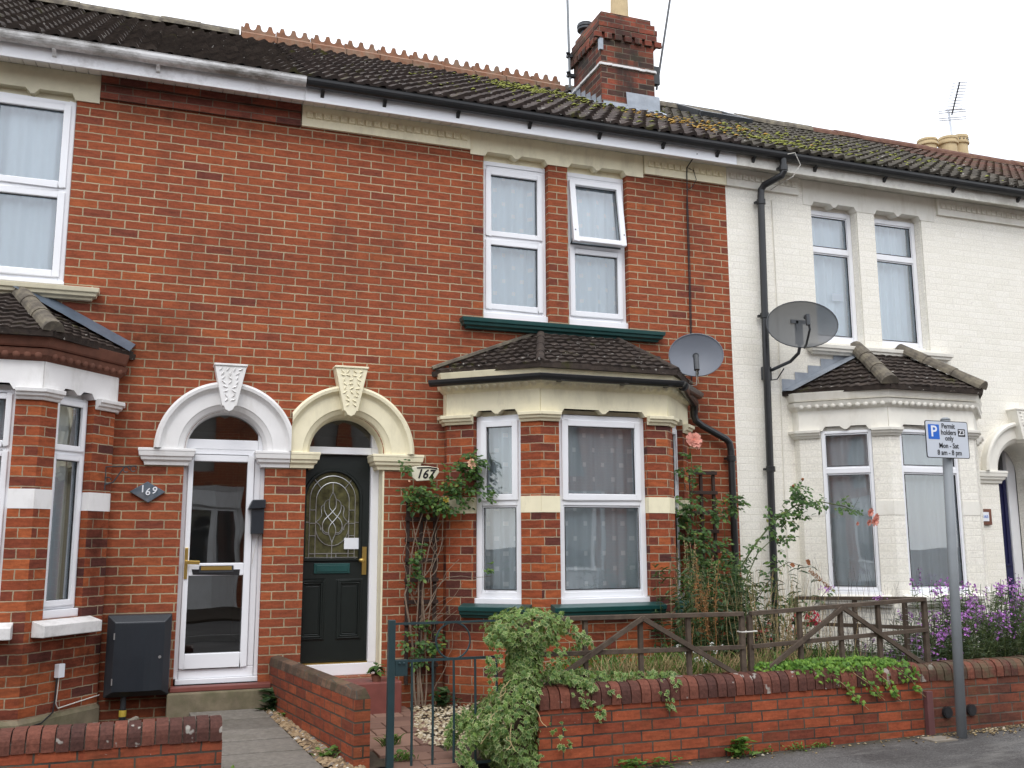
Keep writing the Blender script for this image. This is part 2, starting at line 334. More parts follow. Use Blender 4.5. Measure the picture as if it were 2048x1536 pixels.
M['lily_leaf'] = leaf_mat('bed_leaf', [(0., (.03, .075, .02)), (.5, (.07, .14, .035)), (1., (.15, .24, .06))])

def roof_mat(name, base, dark, moss, moss_amt, speck, red=None):
    m = NT(name); ob = m.obj(); g = m.n('NewGeometry')
    c = m.mix(m.ramp(m.noise(ob, 16., 6, .65), [(.3, 0.), (.7, 1.)]), dark, base)
    c = m.mix(.35, c, m.mix(1., c, m.ramp(g.outputs['Random Per Island'], [(0., .5), (1., 1.7)]), 'MULTIPLY'))
    if red: c = m.mix(m.ramp(m.noise(ob, .7, 3), [(.42, 0.), (.6, 1.)]), c, red)
    mo = m.ramp(m.noise(ob, 2.3, 7, .75), [(.62-moss_amt*.2, 0.), (.70-moss_amt*.2, 1.)]); c = m.mix(m.math('MULTIPLY', mo, .7), c, m.mix(m.noise(ob, 20.), moss, tuple(x*.35 for x in moss)))
    yl = m.ramp(m.noise(ob, 5.1, 5, .8), [(.70, 0.), (.74, 1.)]); c = m.mix(m.math('MULTIPLY', yl, .5), c, (.26, .22, .08))
    sp = m.ramp(m.noise(ob, 17., 3, .6), [(.70-.03*speck, 0.), (.715-.03*speck, 1.)]); c = m.mix(m.math('MULTIPLY', sp, .8), c, (.48, .46, .42))
    m.bsdf(c, .9, m.noise(ob, 60., 5, .7), .5, .008, .2); return m.mat
M['roof_167'] = roof_mat('roof_tile_brown', (.080, .060, .052), (.035, .028, .026), (.15, .15, .03), .22, .9)
M['roof_169'] = roof_mat('roof_tile_dark', (.072, .056, .046), (.032, .025, .022), (.09, .085, .03), .1, .4)
M['roof_165'] = roof_mat('roof_tile_mossy', (.088, .076, .06), (.040, .035, .028), (.085, .088, .032), .30, .9)
M['roof_163'] = roof_mat('roof_tile_reddish', (.095, .062, .045), (.045, .028, .022), (.10, .10, .04), .35, .5, (.105, .05, .036))
M['roof_bay'] = roof_mat('bay_roof_tile', (.072, .055, .045), (.03, .024, .022), (.11, .11, .03), .22, .9)

def glass_mat(name, tint=(1, 1, 1), refl=1., rough=0.):
    m = NT(name); fr = m.n('Fresnel', IOR=1.5); f = m.math('MINIMUM', m.math('MULTIPLY', fr.outputs[0], refl), .9)
    t = m.n('BsdfTransparent'); m.set(t.inputs[0], tuple(tint)+(1,)); gl = m.n('BsdfGlossy', Roughness=rough); m.set(gl.inputs[0], (.96, .98, 1, 1))
    w = m.n('Bump', Strength=.05, Distance=.05); m.set(w.inputs['Height'], m.noise(m.obj(), 1.6, 1)); m.t.links.new(w.outputs[0], gl.inputs['Normal'])
    mx = m.n('MixShader'); m.set(mx.inputs[0], f); m.t.links.new(t.outputs[0], mx.inputs[1]); m.t.links.new(gl.outputs[0], mx.inputs[2]); m.t.links.new(mx.outputs[0], m.out.inputs[0]); return m.mat
M['glass'] = glass_mat('window_glass', (.93, .985, 1.), 4.2)
M['glass_dark'] = glass_mat('tinted_glass', (.45, .46, .46), 3.6)

def curtain_mat(name, col, squares=False):
    m = NT(name); c = col
    if squares:
        uv = m.uv(); sp = m.n('SeparateXYZ'); m.set(sp.inputs[0], uv); row = m.math('DIVIDE', sp.outputs[1], .135)
        u = m.math('ADD', m.math('DIVIDE', sp.outputs[0], .19), m.math('MULTIPLY', m.math('MODULO', m.math('FLOOR', row), 2.), .5))
        fu = m.math('ABSOLUTE', m.math('SUBTRACT', m.math('FRACT', u), .5)); fv = m.math('ABSOLUTE', m.math('SUBTRACT', m.math('FRACT', row), .5))
        k = m.math('MULTIPLY', m.math('LESS_THAN', fu, .108), m.math('LESS_THAN', fv, .15)); c = m.mix(k, col, (1., 1., 1.))
    d = m.n('BsdfDiffuse'); m.set(d.inputs[0], c if not isinstance(c, tuple) else c+(1,)); t = m.n('BsdfTranslucent'); m.set(t.inputs[0], c if not isinstance(c, tuple) else c+(1,))
    mx = m.n('MixShader'); mx.inputs[0].default_value = .07; m.t.links.new(d.outputs[0], mx.inputs[1]); m.t.links.new(t.outputs[0], mx.inputs[2])
    m.t.links.new(mx.outputs[0], m.out.inputs[0]); return m.mat
M['net'] = curtain_mat('net_curtain', (.90, .96, 1.))
M['net_sq'] = curtain_mat('net_curtain_with_squares', (.72, .765, .79), True)
M['net_sq_light'] = curtain_mat('light_net_curtain_with_squares', (.82, .885, .925), True)
M['net_dim'] = curtain_mat('dim_net_curtain', (.78, .80, .82))

def mesh_dish_mat():
    m = NT('perforated_dish_mesh'); d = m.n('BsdfPrincipled'); m.set(d.inputs['Base Color'], (.05, .055, .06, 1)); d.inputs['Roughness'].default_value = .5
    t = m.n('BsdfTransparent'); mx = m.n('MixShader'); mx.inputs[0].default_value = .86
    m.t.links.new(t.outputs[0], mx.inputs[1]); m.t.links.new(d.outputs[0], mx.inputs[2]); m.t.links.new(mx.outputs[0], m.out.inputs[0]); return m.mat
M['dish_mesh'] = mesh_dish_mat()
M['dish_grey'] = plain('grey_dish_paint', (.15, .165, .195), .5, .06, 5., 0, .4)

def asphalt():
    m = NT('asphalt'); ob = m.obj()
    c = m.ramp(m.noise(ob, 70., 4, .75), [(.28, .05), (.5, .105), (.66, .17), (.75, .40)]); c = m.mix(.8, c, m.mix(1., c, (1.04, .98, .93), 'MULTIPLY'))
    c = m.mix(m.ramp(m.noise(ob, .9, 6, .65), [(.38, 0.), (.62, 1.)]), c, m.mix(1., c, (.52, .5, .5), 'MULTIPLY'))
    c = m.mix(m.math('MULTIPLY', m.ramp(m.noise(m.stretch(ob, (.5, 1.8, 1)), 2.2, 6, .7), [(.54, 0.), (.68, 1.)]), .5), c, (.20, .19, .175))
    sp_ = m.n('SeparateXYZ'); m.set(sp_.inputs[0], ob)      # grit and moss gathered along the wall foot
    k = m.math('MULTIPLY', m.math('POWER', 2.718, m.math('MULTIPLY', m.math('POWER', m.math('DIVIDE', m.math('ADD', sp_.outputs[1], 2.32), .10), 2.), -1.)), m.ramp(m.noise(ob, 9., 5, .7), [(.3, .1), (.6, 1.)]))
    c = m.mix(k, c, (.055, .05, .03))
    m.bsdf(c, .85, m.noise(ob, 110., 3), .7, .008, .3); return m.mat
M['asphalt'] = asphalt()
def gravel(name, stops):
    m = NT(name); ob = m.obj(); v = m.n('TexVoronoi', Scale=42.); m.set(v.inputs['Vector'], ob); sp = m.n('SeparateColor'); m.set(sp.inputs[0], v.outputs['Color'])
    c = m.ramp(sp.outputs[0], stops); m.bsdf(c, .8, m.math('SUBTRACT', 1., v.outputs['Distance']), .8, .02, .3); return m.mat
M['gravel_bed'] = gravel('gravel_bed', [(0., (.07, .05, .035)), (.5, (.20, .15, .09)), (1., (.42, .35, .24))])
M['soil'] = plain('garden_soil', (.055, .04, .028), .95, .4, 14., .6, dirt=.4, dirt_col=(.05, .06, .025), dscale=4.)
def stone_mat(name, stops):
    m = NT(name); g = m.n('NewGeometry'); m.bsdf(m.ramp(g.outputs['Random Per Island'], stops), .75, m.noise(m.obj(), 60.), .3, .004, .3); return m.mat
M['pebble'] = stone_mat('flint_pebbles', [(0., (.10, .07, .045)), (.4, (.26, .18, .10)), (.8, (.38, .28, .17)), (.93, (.12, .11, .11)), (1., (.62, .58, .5))])
M['chipping'] = stone_mat('pale_chippings', [(0., (.22, .16, .09)), (.5, (.38, .31, .20)), (1., (.56, .50, .39))])
m = NT('grey_path_slab'); g_ = m.n('NewGeometry'); ob_ = m.obj(); c_ = m.ramp(g_.outputs['Random Per Island'], [(0., (.15, .135, .115)), (1., (.215, .195, .17))])
c_ = m.mix(.7, c_, m.mix(1., c_, m.ramp(m.noise(ob_, 26., 6, .7), [(.3, .6), (.7, 1.3)]), 'MULTIPLY')); c_ = m.mix(m.math('MULTIPLY', m.ramp(m.noise(ob_, 3., 5, .65), [(.5, 0.), (.7, 1.)]), .5), c_, (.09, .085, .06))
m.bsdf(c_, .85, m.noise(ob_, 70., 4), .5, .004, .3); M['slab'] = m.mat
M['paver'] = stone_mat('brown_pavers', [(0., (.15, .085, .065)), (.5, (.20, .115, .085)), (1., (.25, .15, .11))])
M['coping'] = None
def coping_mat(name, mossy=0.):
    m = NT(name); g = m.n('NewGeometry'); ob = m.obj()
    c = m.ramp(g.outputs['Random Per Island'], [(0., (.062, .028, .023)), (.5, (.105, .041, .03)), (1., (.175, .06, .038))])
    c = m.mix(.6, c, m.mix(1., c, m.ramp(m.noise(ob, 45., 5, .7), [(.3, .4), (.7, 1.6)]), 'MULTIPLY'))
    l = m.ramp(m.noise(ob, 9., 3, .5), [(.66, 0.), (.69, 1.)]); c = m.mix(m.math('MULTIPLY', l, .65), c, (.40, .39, .35))
    if mossy: c = m.mix(m.math('MULTIPLY', m.ramp(m.noise(ob, 6., 5, .7), [(.4, 0.), (.6, 1.)]), mossy), c, (.10, .085, .05))
    m.bsdf(c, .85, m.noise(ob, 50., 4, .7), .5, .006, .25); return m.mat
M['coping'] = coping_mat('bullnose_coping_brick')
M['coping_moss'] = coping_mat('mossy_coping_brick', .8)

# ------------------------------------------------------------------ wall, window and bay builders
FAC = Matrix.Identity(4)                    # facade frame: x along the street, y into the house
def wall(mb, u0, u1, z0, z1, holes, reveal=.12, cham=.0, mat=0, rmat=0):
    """vertical wall in frame y=0 with holes (u0,u1,z0,z1,arch); arch holes have a half-round head of radius (u1-u0)/2 above z1"""
    us = {u0, u1}; zs = {z0, z1}
    for h in holes:
        us |= {h[0], h[1]}; zs |= {h[2], h[3]}
        if len(h) > 4: zs.add(h[3]+h[4])
    us = sorted(u for u in us if u0 <= u <= u1); zs = sorted(z for z in zs if z0 <= z <= z1)
    for a, b in zip(us, us[1:]):
        for c, d in zip(zs, zs[1:]):
            um, zm = (a+b)/2, (c+d)/2; skip = False
            for h in holes:
                top = h[3]+(h[4] if len(h) > 4 else 0)
                if h[0] < um < h[1] and h[2] < zm < top: skip = True
            if not skip: mb.face([(a,0,c),(b,0,c),(b,0,d),(a,0,d)], mat)
    for h in holes:
        a, b, c, d = h[:4]
        for x, e in ((a, 1), (b, -1)):
            w = x-e*cham
            q = [[(w,0,c),(x,cham,c),(x,cham,d),(w,0,d)], [(x,cham,c),(x,reveal,c),(x,reveal,d),(x,cham,d)]]
            for f in q: mb.face(f if e > 0 else f[::-1], rmat)
        mb.face([(a,reveal,c),(b,reveal,c),(b,0,c),(a,0,c)][::-1], rmat)
        if len(h) > 4:
            n = 20; r = h[4]; cx = (a+b)/2; rr = (b-a)/2
            P = [(cx-rr*math.cos(math.pi*i/n), d+r*math.sin(math.pi*i/n)) for i in range(n+1)]
            for p, q in zip(P, P[1:]):
                mb.face([(p[0],0,p[1]),(q[0],0,q[1]),(q[0],0,d+r),(p[0],0,d+r)], mat)
                mb.face([(p[0],0,p[1]),(p[0],reveal,p[1]),(q[0],reveal,q[1]),(q[0],0,q[1])], rmat)
        else: mb.face([(a,0,d),(b,0,d),(b,reveal,d),(a,reveal,d)], rmat)

def rect_frame(mb, u0, u1, z0, z1, t, y0, y1, mat=0, tb=None):
    tb = tb or t
    mb.box(u0, u0+t, y0, y1, z0, z1, mat); mb.box(u1-t, u1, y0, y1, z0, z1, mat)
    mb.box(u0+t, u1-t, y0, y1, z1-t, z1, mat); mb.box(u0+t, u1-t, y0, y1, z0, z0+tb, mat)

def curtain(F, parent, u0, u1, z0, z1, mat, seed=0, depth=.2, amp=.024, gap=None, folds=9.):
    rnd = random.Random(seed); mb = MB(F); n = 70
    ph = [rnd.uniform(0, 6) for _ in range(4)]
    def y(u): return depth+.012+amp*(math.sin(folds*6.28*u+ph[0]+1.3*math.sin(5*u+ph[1]))*.6+.5*math.sin(folds*2.7*u+ph[2]))
    pts = []
    for k in range(3):
        z = z0+(z1-z0)*k/2
        for i in range(n+1):
            u = u0+(u1-u0)*i/n; pts.append((u, y(u)*(1 if k < 2 else 1), z))
    mb.faces(pts, [(k*(n+1)+i, k*(n+1)+i+1, (k+1)*(n+1)+i+1, (k+1)*(n+1)+i) for k in range(2) for i in range(n)])
    o = mb.build('curtain', mat, parent, smooth=True)
    if True:   # lay the pattern flat along the cloth
        uv = o.data.uv_layers[0]
        Fi = F.inverted()
        for p in o.data.polygons:
            for li in p.loop_indices:
                c = Fi @ o.data.vertices[o.data.loops[li].vertex_index].co; uv.data[li].uv = (c.x+5, c.z)
    return o

def window(F, parent, u0, u1, z0, z1, zt, mats, tt=0., d=.10, t=.06, s=.045, cill=.06, cur='net', seed=1, sashes=(True, True), open_top=0., cdepth=.145, old=False, name='window'):
    """two-light window in a wall frame: outer frame, transom at zt, top and bottom lights"""
    fm = M[mats]; mb = MB(F); y0, y1 = d-.06, d+.02
    zc = z0+cill
    if tt: mb.box(u0, u1, y0, y1, z1-tt, z1); z1 -= tt+.001
    rect_frame(mb, u0, u1, zc, z1, t, y0, y1)
    if cill: mb.box(u0-.005, u1+.005, y0-.035, y1, z0, zc-.002)
    mb.box(u0+t, u1-t, y0, y1, zt-.03, zt+.03)
    lights = [(zt+.03, z1-t), (zc+t, zt-.03)]
    panes = []
    for i, (a, b) in enumerate(lights):
        if i == 0 and open_top: continue
        if sashes[i]: rect_frame(mb, u0+t-.012, u1-t+.012, a-.012, b+.012, s+.012, y0-.016, y0+.02); panes.append((u0+t+s, u1-t-s, a+s, b-s))
        else: rect_frame(mb, u0+t, u1-t, a, b, .018, y0+.012, y0+.03); panes.append((u0+t+.018, u1-t-.018, a+.018, b-.018))
    w = mb.build(name, fm, parent, bevel=.006)
    def pane(p, MM, par):
        g = MB(MM); g.face([(p[0]-.004, y0+.022, p[2]-.004), (p[1]+.004, y0+.022, p[2]-.004), (p[1]+.004, y0+.022, p[3]+.004), (p[0]-.004, y0+.022, p[3]+.004)]); g.build('pane', M['glass'], par)
        gk = MB(MM); rect_frame(gk, p[0]-.003, p[1]+.003, p[2]-.003, p[3]+.003, .007, y0+.008, y0+.021); gk.build('gasket', M['black_plastic'], par)
    for p in panes: pane(p, F, w)
    if open_top:
        a, b = lights[0]; hz = b+.012
        Rm = Matrix.Translation((0, y0-.02, hz)) @ Matrix.Rotation(-open_top, 4, 'X') @ Matrix.Translation((0, -(y0-.02), -hz))
        MM = F @ Rm; sb = MB(MM); rect_frame(sb, u0+t-.012, u1-t+.012, a-.012, b+.012, s+.012, y0-.03, y0+.02)
        so_ = sb.build('sash', fm, w, bevel=.006); pane((u0+t+s, u1-t-s, a+s, b-s), MM, so_)
        st = MB(F); st.bar((u0+t+.01, y0, a), (u0+t+.01, y0-.12, a+.12), .012, .006); st.bar((u1-t-.01, y0, a), (u1-t-.01, y0-.12, a+.12), .012, .006); st.box(u0+t, u1-t, y0-.004, y1-.02, a-.006, a+.012)
        st.build('window_stay', M['dark_metal'], w)
    if cur: curtain(F, w, u0+.02, u1-.02, zc+.01, z1-.01, M[cur], seed, cdepth)
    return w

def lintel_poly(u0, u1, zb, zl, zt, edges):
    """flat lintel with notched, chamfered soffit lobes over each opening in edges [(a,b)]"""
    P = [(u1, zt), (u0, zt), (u0, zb)]
    for a, b in edges:
        m = (a+b)/2; P += [(a, zb), (a+.03, zl), (m-.055, zl), (m-.015, zb+.012), (m+.015, zb+.012), (m+.055, zl), (b-.03, zl), (b, zb)]
    P += [(u1, zb)]
    out = []
    for p in P:
        if not out or (abs(p[0]-out[-1][0])+abs(p[1]-out[-1][1])) > 1e-4: out.append(p)
    return out

SILL = [(.0, .0), (.05, .0), (.055, .018), (.085, .03), (.09, .055), (.105, .062), (.11, .10), (.0, .125)]
def sill(P, z, mat, parent, prof=SILL, name='window_sill', ext=0):
    mb = MB(); moulding(mb, P, [(o, z+q) for o, q in prof], closed=True); return mb.build(name, mat, parent, bevel=.004)

CAP = [(.003, 0), (.02, .0), (.03, .02), (.05, .03), (.055, .05), (.072, .055), (.075, .085), (.003, .092)]
TAN = math.tan(R(31.2)); EZ = 5.83; EY = -.32; RY = 3.2
def roofz(y): return EZ+(y-EY)*TAN
RIDGE_Z = roofz(RY)

def tiles(mb, O, ud, sd_, x0, x1, rows, gauge, pitch=.15, lift=.038, clip=None, amp=1.05, seed=3):
    """interlocking pantiles: O origin, ud unit vector along the eave, sd_ unit vector up the slope"""
    O = Vector(O); ud = Vector(ud).normalized(); sd_ = Vector(sd_).normalized(); nn = ud.cross(sd_).normalized()
    prof = [(0, 0), (.16, .002), (.36, .013), (.54, .028), (.70, .036), (.82, .034), (.91, .020), (.97, .004)]
    rnd = random.Random(seed); nt = max(1, int(math.ceil((x1-x0)/(pitch*2))))
    for r in range(rows):
        s0, s1 = r*gauge, (r+1)*gauge+.02
        for t in range(nt):
            us = [x0+(t*2+k)*pitch+u*pitch for k in (0, 1) for u, _ in prof]+[x0+(t*2+2)*pitch]
            hs = [h*amp for k in (0, 1) for _, h in prof]+[0]
            dz = rnd.uniform(-.004, .004); ds = rnd.uniform(-.006, .006); pts = []
            if clip:
                lo, hi = clip((s0+s1)/2)
                if us[-1] <= lo or us[0] >= hi: continue
                us = [min(max(u, lo), hi) for u in us]
            for u, h in zip(us, hs): pts.append(O+ud*u+sd_*(s0+ds)+nn*(h+lift+dz))
            for u, h in zip(us, hs): pts.append(O+ud*u+sd_*s1+nn*(h+.002))
            for u, h in zip(us, hs): pts.append(O+ud*u+sd_*(s0+ds)+nn*(h+dz-.002))
            n = len(us)
            mb.faces(pts, [(i, i+1, n+i+1, n+i) for i in range(n-1)]+[(2*n+i, 2*n+i+1, i+1, i) for i in range(n-1)])

def gutter(mb, x0, x1, y=-.30, z=5.82, r=.06):
    n = 10; prof = [(y+r*math.cos(math.pi+math.pi*i/n), z+r*1.15*math.sin(math.pi+math.pi*i/n)) for i in range(n+1)]
    prof = [(prof[0][0]-.006, z+.008), (prof[0][0]+.002, z+.01)][:1]+prof
    ins = [(y+(r-.006)*math.cos(math.pi+math.pi*i/n), z+(r*1.15-.006)*math.sin(math.pi+math.pi*i/n)) for i in range(n, -1, -1)]
    full = prof+ins; k = len(full)
    pts = [(x, a, b) for x in (x0, x1) for a, b in full]
    mb.faces(pts, [(i, k+i, k+(i+1) % k, (i+1) % k) for i in range(k)]+[tuple(range(k)), tuple(range(2*k-1, k-1, -1))])

def eave(parent, x0, x1, gm, fm, sm, gend=None, brackets=(), dark_clip=True):
    f = MB(); f.box(x0+.001, x1-.001, -.245, -.225, 5.645, 5.815); f.build('fascia', fm, parent, bevel=.003)
    s = MB(); n = int((x1-x0)/.1)
    for i in range(n):      # soffit boards with v-joints
        a = x0+(x1-x0)*i/n+.003; b = x0+(x1-x0)*(i+1)/n-.003
        s.faces([(a,-.224,5.668),(b,-.224,5.668),(b,.0,5.705),(a,.0,5.705),(a,-.224,5.69),(b,-.224,5.69),(b,.0,5.727),(a,.0,5.727)], [(3,2,1,0),(0,1,5,4),(0,4,7,3),(1,2,6,5)])
    s.box(x0, x1, -.22, 0, 5.728, 5.74); s.build('soffit', sm, parent)
    g = MB(); g0, g1 = gend or (x0, x1); gutter(g, g0, g1)
    go = g.build('gutter', gm, parent, smooth=False)
    for bx_ in brackets:
        b = MB(); p = [(-.2455, 5.745), (-.30, 5.752), (-.30, 5.745), (-.275, 5.725), (-.262, 5.705), (-.2455, 5.695)]
        k = len(p); pts = [(x, a, c) for x in (bx_-.016, bx_+.016) for a, c in p]
        b.faces(pts, [(i, k+i, k+(i+1) % k, (i+1) % k) for i in range(k)]+[tuple(range(k)), tuple(range(2*k-1, k-1, -1))])
        b.build('gutter_bracket', gm, go)
    return go

def main_roof(parent, x0, x1, mat, seed):
    mb = MB(); L = (RY-EY)/math.cos(R(31.2)); rows = 13; g = L/rows
    tiles(mb, (0, EY, EZ), (1, 0, 0), (0, math.cos(R(31.2)), math.sin(R(31.2))), x0, x1, rows, g, clip=lambda s: (x0, x1), seed=seed)
    mb.face([(x0,EY+.02,EZ-.012),(x1,EY+.02,EZ-.012),(x1,RY,RIDGE_Z-.012),(x0,RY,RIDGE_Z-.012)])
    mb.face([(x1,2*RY-EY,EZ),(x0,2*RY-EY,EZ),(x0,RY,RIDGE_Z-.012),(x1,RY,RIDGE_Z-.012)])
    return mb.build('roof', mat, parent)

def plain_ridge(parent, roof, x0, x1, mat, seed=1):
    mb = MB(); rnd = random.Random(seed); n = max(1, round((x1-x0)/.45))
    for i in range(n):
        a = x0+(x1-x0)*i/n-.003; b = x0+(x1-x0)*(i+1)/n+.004; dz = rnd.uniform(-.009, .009); k = 9
        pts = [(x, RY+.125*math.cos(math.pi*j/(k-1)), RIDGE_Z+.005+dz+.125*math.sin(math.pi*j/(k-1))) for x in (a, b) for j in range(k)]
        mb.faces(pts, [(j, j+1, k+j+1, k+j) for j in range(k-1)]+[tuple(range(k)), tuple(range(2*k-1, k-1, -1))])
    return mb.build('ridge_tiles', mat, roof)

def crested_ridge(roof, x0, x1, mat):
    mb = MB(); n = round((x1-x0)/.46); w = (x1-x0)/n; rnd = random.Random(5)
    for i in range(n):
        a = x0+i*w+.004; b = a+w-.008; dz = rnd.uniform(-.006, .006); zb = RIDGE_Z-.10+dz
        top = []; m = 3
        for c in range(m):
            for q in range(18):
                u = q/18; du_ = abs(u-.5)
                h = 1. if du_ < .15 else (1-.45*(du_-.15)/.07 if du_ < .22 else .55*(1-math.sqrt(max(0, 1-(1-(du_-.22)/.28)**2))))
                if c == 0 and u < .2: h = max(h, .35)
                top.append((a+(b-a)*(c+u)/m, RIDGE_Z+.15+.085*h+dz))
        top.append((b, RIDGE_Z+.18+dz)); zb2 = RIDGE_Z+.05+dz
        # upright crest
        P = [(a, zb2), (b, zb2)]+top[::-1]
        mb.prism(P, RY-.022, RY+.022)
        # saddle
        k = 7; pts = []
        for x in (a, b):
            for j in range(k):
                y = RY-.2+.4*j/(k-1); pts.append((x, y, RIDGE_Z+.13+dz-abs(y-RY)*TAN*1.02+.0))
        mb.faces(pts, [(j, k+j, k+j+1, j+1) for j in range(k-1)])
        mb.faces([(a,RY-.2,RIDGE_Z+.13+dz-.2*TAN*1.02),(b,RY-.2,RIDGE_Z+.13+dz-.2*TAN*1.02),(b,RY-.2,RIDGE_Z+.05+dz-.2*TAN*1.02),(a,RY-.2,RIDGE_Z+.05+dz-.2*TAN*1.02)], [(3,2,1,0)])
    return mb.build('crested_ridge_tiles', mat, roof)

def interior(parent, x0, x1):
    mb = MB(); y0, y1, z0, z1 = .05, 5.5, .42, 5.68; zm = 3.3
    a, b = x0+.03, x1-.03
    mb.face([(a,y0,z0),(a,y1,z0),(a,y1,z1),(a,y0,z1)][::-1]); mb.face([(b,y0,z0),(b,y1,z0),(b,y1,z1),(b,y0,z1)])
    mb.face([(a,y1,z0),(b,y1,z0),(b,y1,z1),(a,y1,z1)]); mb.face([(a,y0,z0),(b,y0,z0),(b,y1,z0),(a,y1,z0)]); mb.face([(a,y0,z1),(b,y0,z1),(b,y1,z1),(a,y1,z1)])
    mb.box(a+.01, b-.01, y0+.02, y1-.02, zm-.1, zm+.1)
    mb.face([(a,2*RY-EY-.3,0),(b,2*RY-EY-.3,0),(b,2*RY-EY-.3,5.8),(a,2*RY-EY-.3,5.8)])
    return mb.build('interior', M['interior'], parent)

def bay(parent, P, openings, mats, zs=.2, seed=1, cur='net', sill_kind='moulded', zt=(2.01, 2.01), show=(0, 1, 2)):
    """canted bay on plan polyline P (wall, return, corner, corner, return, wall); openings[(facet, u0, u1)]"""
    V = [Vector((p[0], p[1], 0)) for p in P]
    ZB, ZT = 1.10, 2.80
    wb = MB(); bands = []
    for i in range(5):
        a, b = V[i], V[i+1]; L = (b-a).length; F = frame(a, b-a)
        ho = [(o[1], o[2], ZB, ZT+.045) for o in openings if o[0] == i]
        wb.M = F; wall(wb, 0, L, zs, ZT+.05, ho, reveal=.15)
        edges = [0]+[x for h in ho for x in (h[0], h[1])]+[L]
        for k in range(0, len(edges), 2):
            e0, e1 = edges[k]-(.0012 if k else 0), edges[k+1]+(.0012 if k+2 < len(edges) else 0)
            if k == 0 and i > 0 and bands: band = bands[-1]
            else: band = MB(); bands.append(band)
            band.M = F
            band.faces([(e0,-.004,1.915),(e1,-.004,1.915),(e1,-.004,2.06),(e0,-.004,2.06),(e0,.1,1.915),(e1,.1,1.915),(e1,.1,2.06),(e0,.1,2.06)], [(0,1,2,3),(1,5,6,2),(4,0,3,7),(3,2,6,7),(4,5,1,0)])
    bw = wb.build('bay_wall', M[mats['wall']], parent)
    for band in bands: band.build('band_course', M[mats['trim']], bw)
    # capitals round the piers
    pts = []
    for i in range(5):
        a, b = V[i], V[i+1]; L = (b-a).length
        for o in openings:
            if o[0] == i: pts.append((i, o[1])); pts.append((i, o[2]))
    runs = []; cur_run = [V[0]]
    for i in range(5):
        a, b = V[i], V[i+1]; L = (b-a).length; d = (b-a).normalized()
        for o in sorted(openings):
            if o[0] == i:
                cur_run.append(a+d*o[1]); runs.append(cur_run); cur_run = [a+d*o[2]]
        cur_run.append(b)
    runs.append(cur_run)
    for r in runs:
        mb = MB(); moulding(mb, [(p.x, p.y) for p in r], [(o, 2.725+z) for o, z in CAP], closed=True); mb.build('pier_capital', M[mats['trim']], bw, bevel=.004)
    # entablature: lintel lobes, frieze and cornice moulding
    ent = MB()
    for i in range(5):
        a, b = V[i], V[i+1]; L = (b-a).length; ent.M = frame(a, b-a)
        ed = [(o[1]+.02, o[2]-.02) for o in openings if o[0] == i]
        ent.prism(lintel_poly(0, L, 2.80, 2.845, 3.03, ed), -.012, .14)
        for o in openings:
            if o[0] == i: ent.box(o[1]+.002, o[2]-.002, mats.get('d', .075)-.03, mats.get('d', .075)-.02, 2.77, 2.85)
    bm_ = ent.build('bay_entablature', M[mats['trim']], bw)
    mo = MB(); moulding(mo, P, [(.0, 3.02), (.014, 3.02), (.03, 3.035), (.045, 3.05), (.06, 3.06), (.075, 3.10), (.08, 3.105), (.0, 3.12)], closed=True)
    mo.build('bay_cornice', M[mats['cornice']], bw, bevel=.003)
    for i in (1, 2, 3):             # egg-and-dart beads in the cornice
        eg = MB()
        a, b = V[i], V[i+1]; L = (b-a).length; d = (b-a).normalized(); nrm = Vector((d.y, -d.x, 0)); n = max(1, int(L/.075))
        for k in range(n):
            c = a+d*(L*(k+.5)/n)+nrm*.050; c.z = 3.062; q = []
            for rr, h in ((.030, 0), (.024, .014), (.010, .02)):
                q.append([c+d*(rr*math.cos(t*math.pi/4))+Vector((0, 0, 1))*(rr*1.1*math.sin(t*math.pi/4))+nrm*h for t in range(8)])
            fl = [p for r in q for p in r]
            eg.faces(fl, [(j*8+t, j*8+(t+1) % 8, (j+1)*8+(t+1) % 8, (j+1)*8+t) for j in range(2) for t in range(8)]+[tuple(16+t for t in range(8))])
        eg.build('egg_moulding', M[mats['cornice']], bw, smooth=True)
    fr = MB(); moulding(fr, P, [(.0, 3.12), (.05, 3.12), (.06, 3.135), (.085, 3.21), (.0, 3.215)], closed=True); fr.build('bay_fascia', M[mats['fascia']], bw, bevel=.003)
    for k, o in enumerate(openings):
        a, b = V[o[0]], V[o[0]+1]; F = frame(a, b-a)
        if k not in show: continue
        window(F, parent, o[1]+.002, o[2]-.002, ZB, ZT-.002, zt[1 if o[0] == 2 else 0], mats['frame'], d=mats.get('d', .075), s=mats.get('s', .045), t=mats.get('t', .06), cur=mats['cur'][k], seed=seed+k, cdepth=mats.get('d', .075)+.065, sashes=mats.get('sashes', (True, False)), cill=mats.get('cill', .065), name='bay_window')
        e = .10
        p0 = a+(b-a).normalized()*(o[1]-e); p1 = a+(b-a).normalized()*(o[2]+e)
        sill([(p0.x, p0.y), (p1.x, p1.y)], 1.10-(.105 if sill_kind == 'moulded' else .12), M[mats['sill']], bw, SILL if sill_kind == 'moulded' else [(0, 0), (.115, .0), (.12, .005), (.12, .085), (.0, .118)])
    return bw

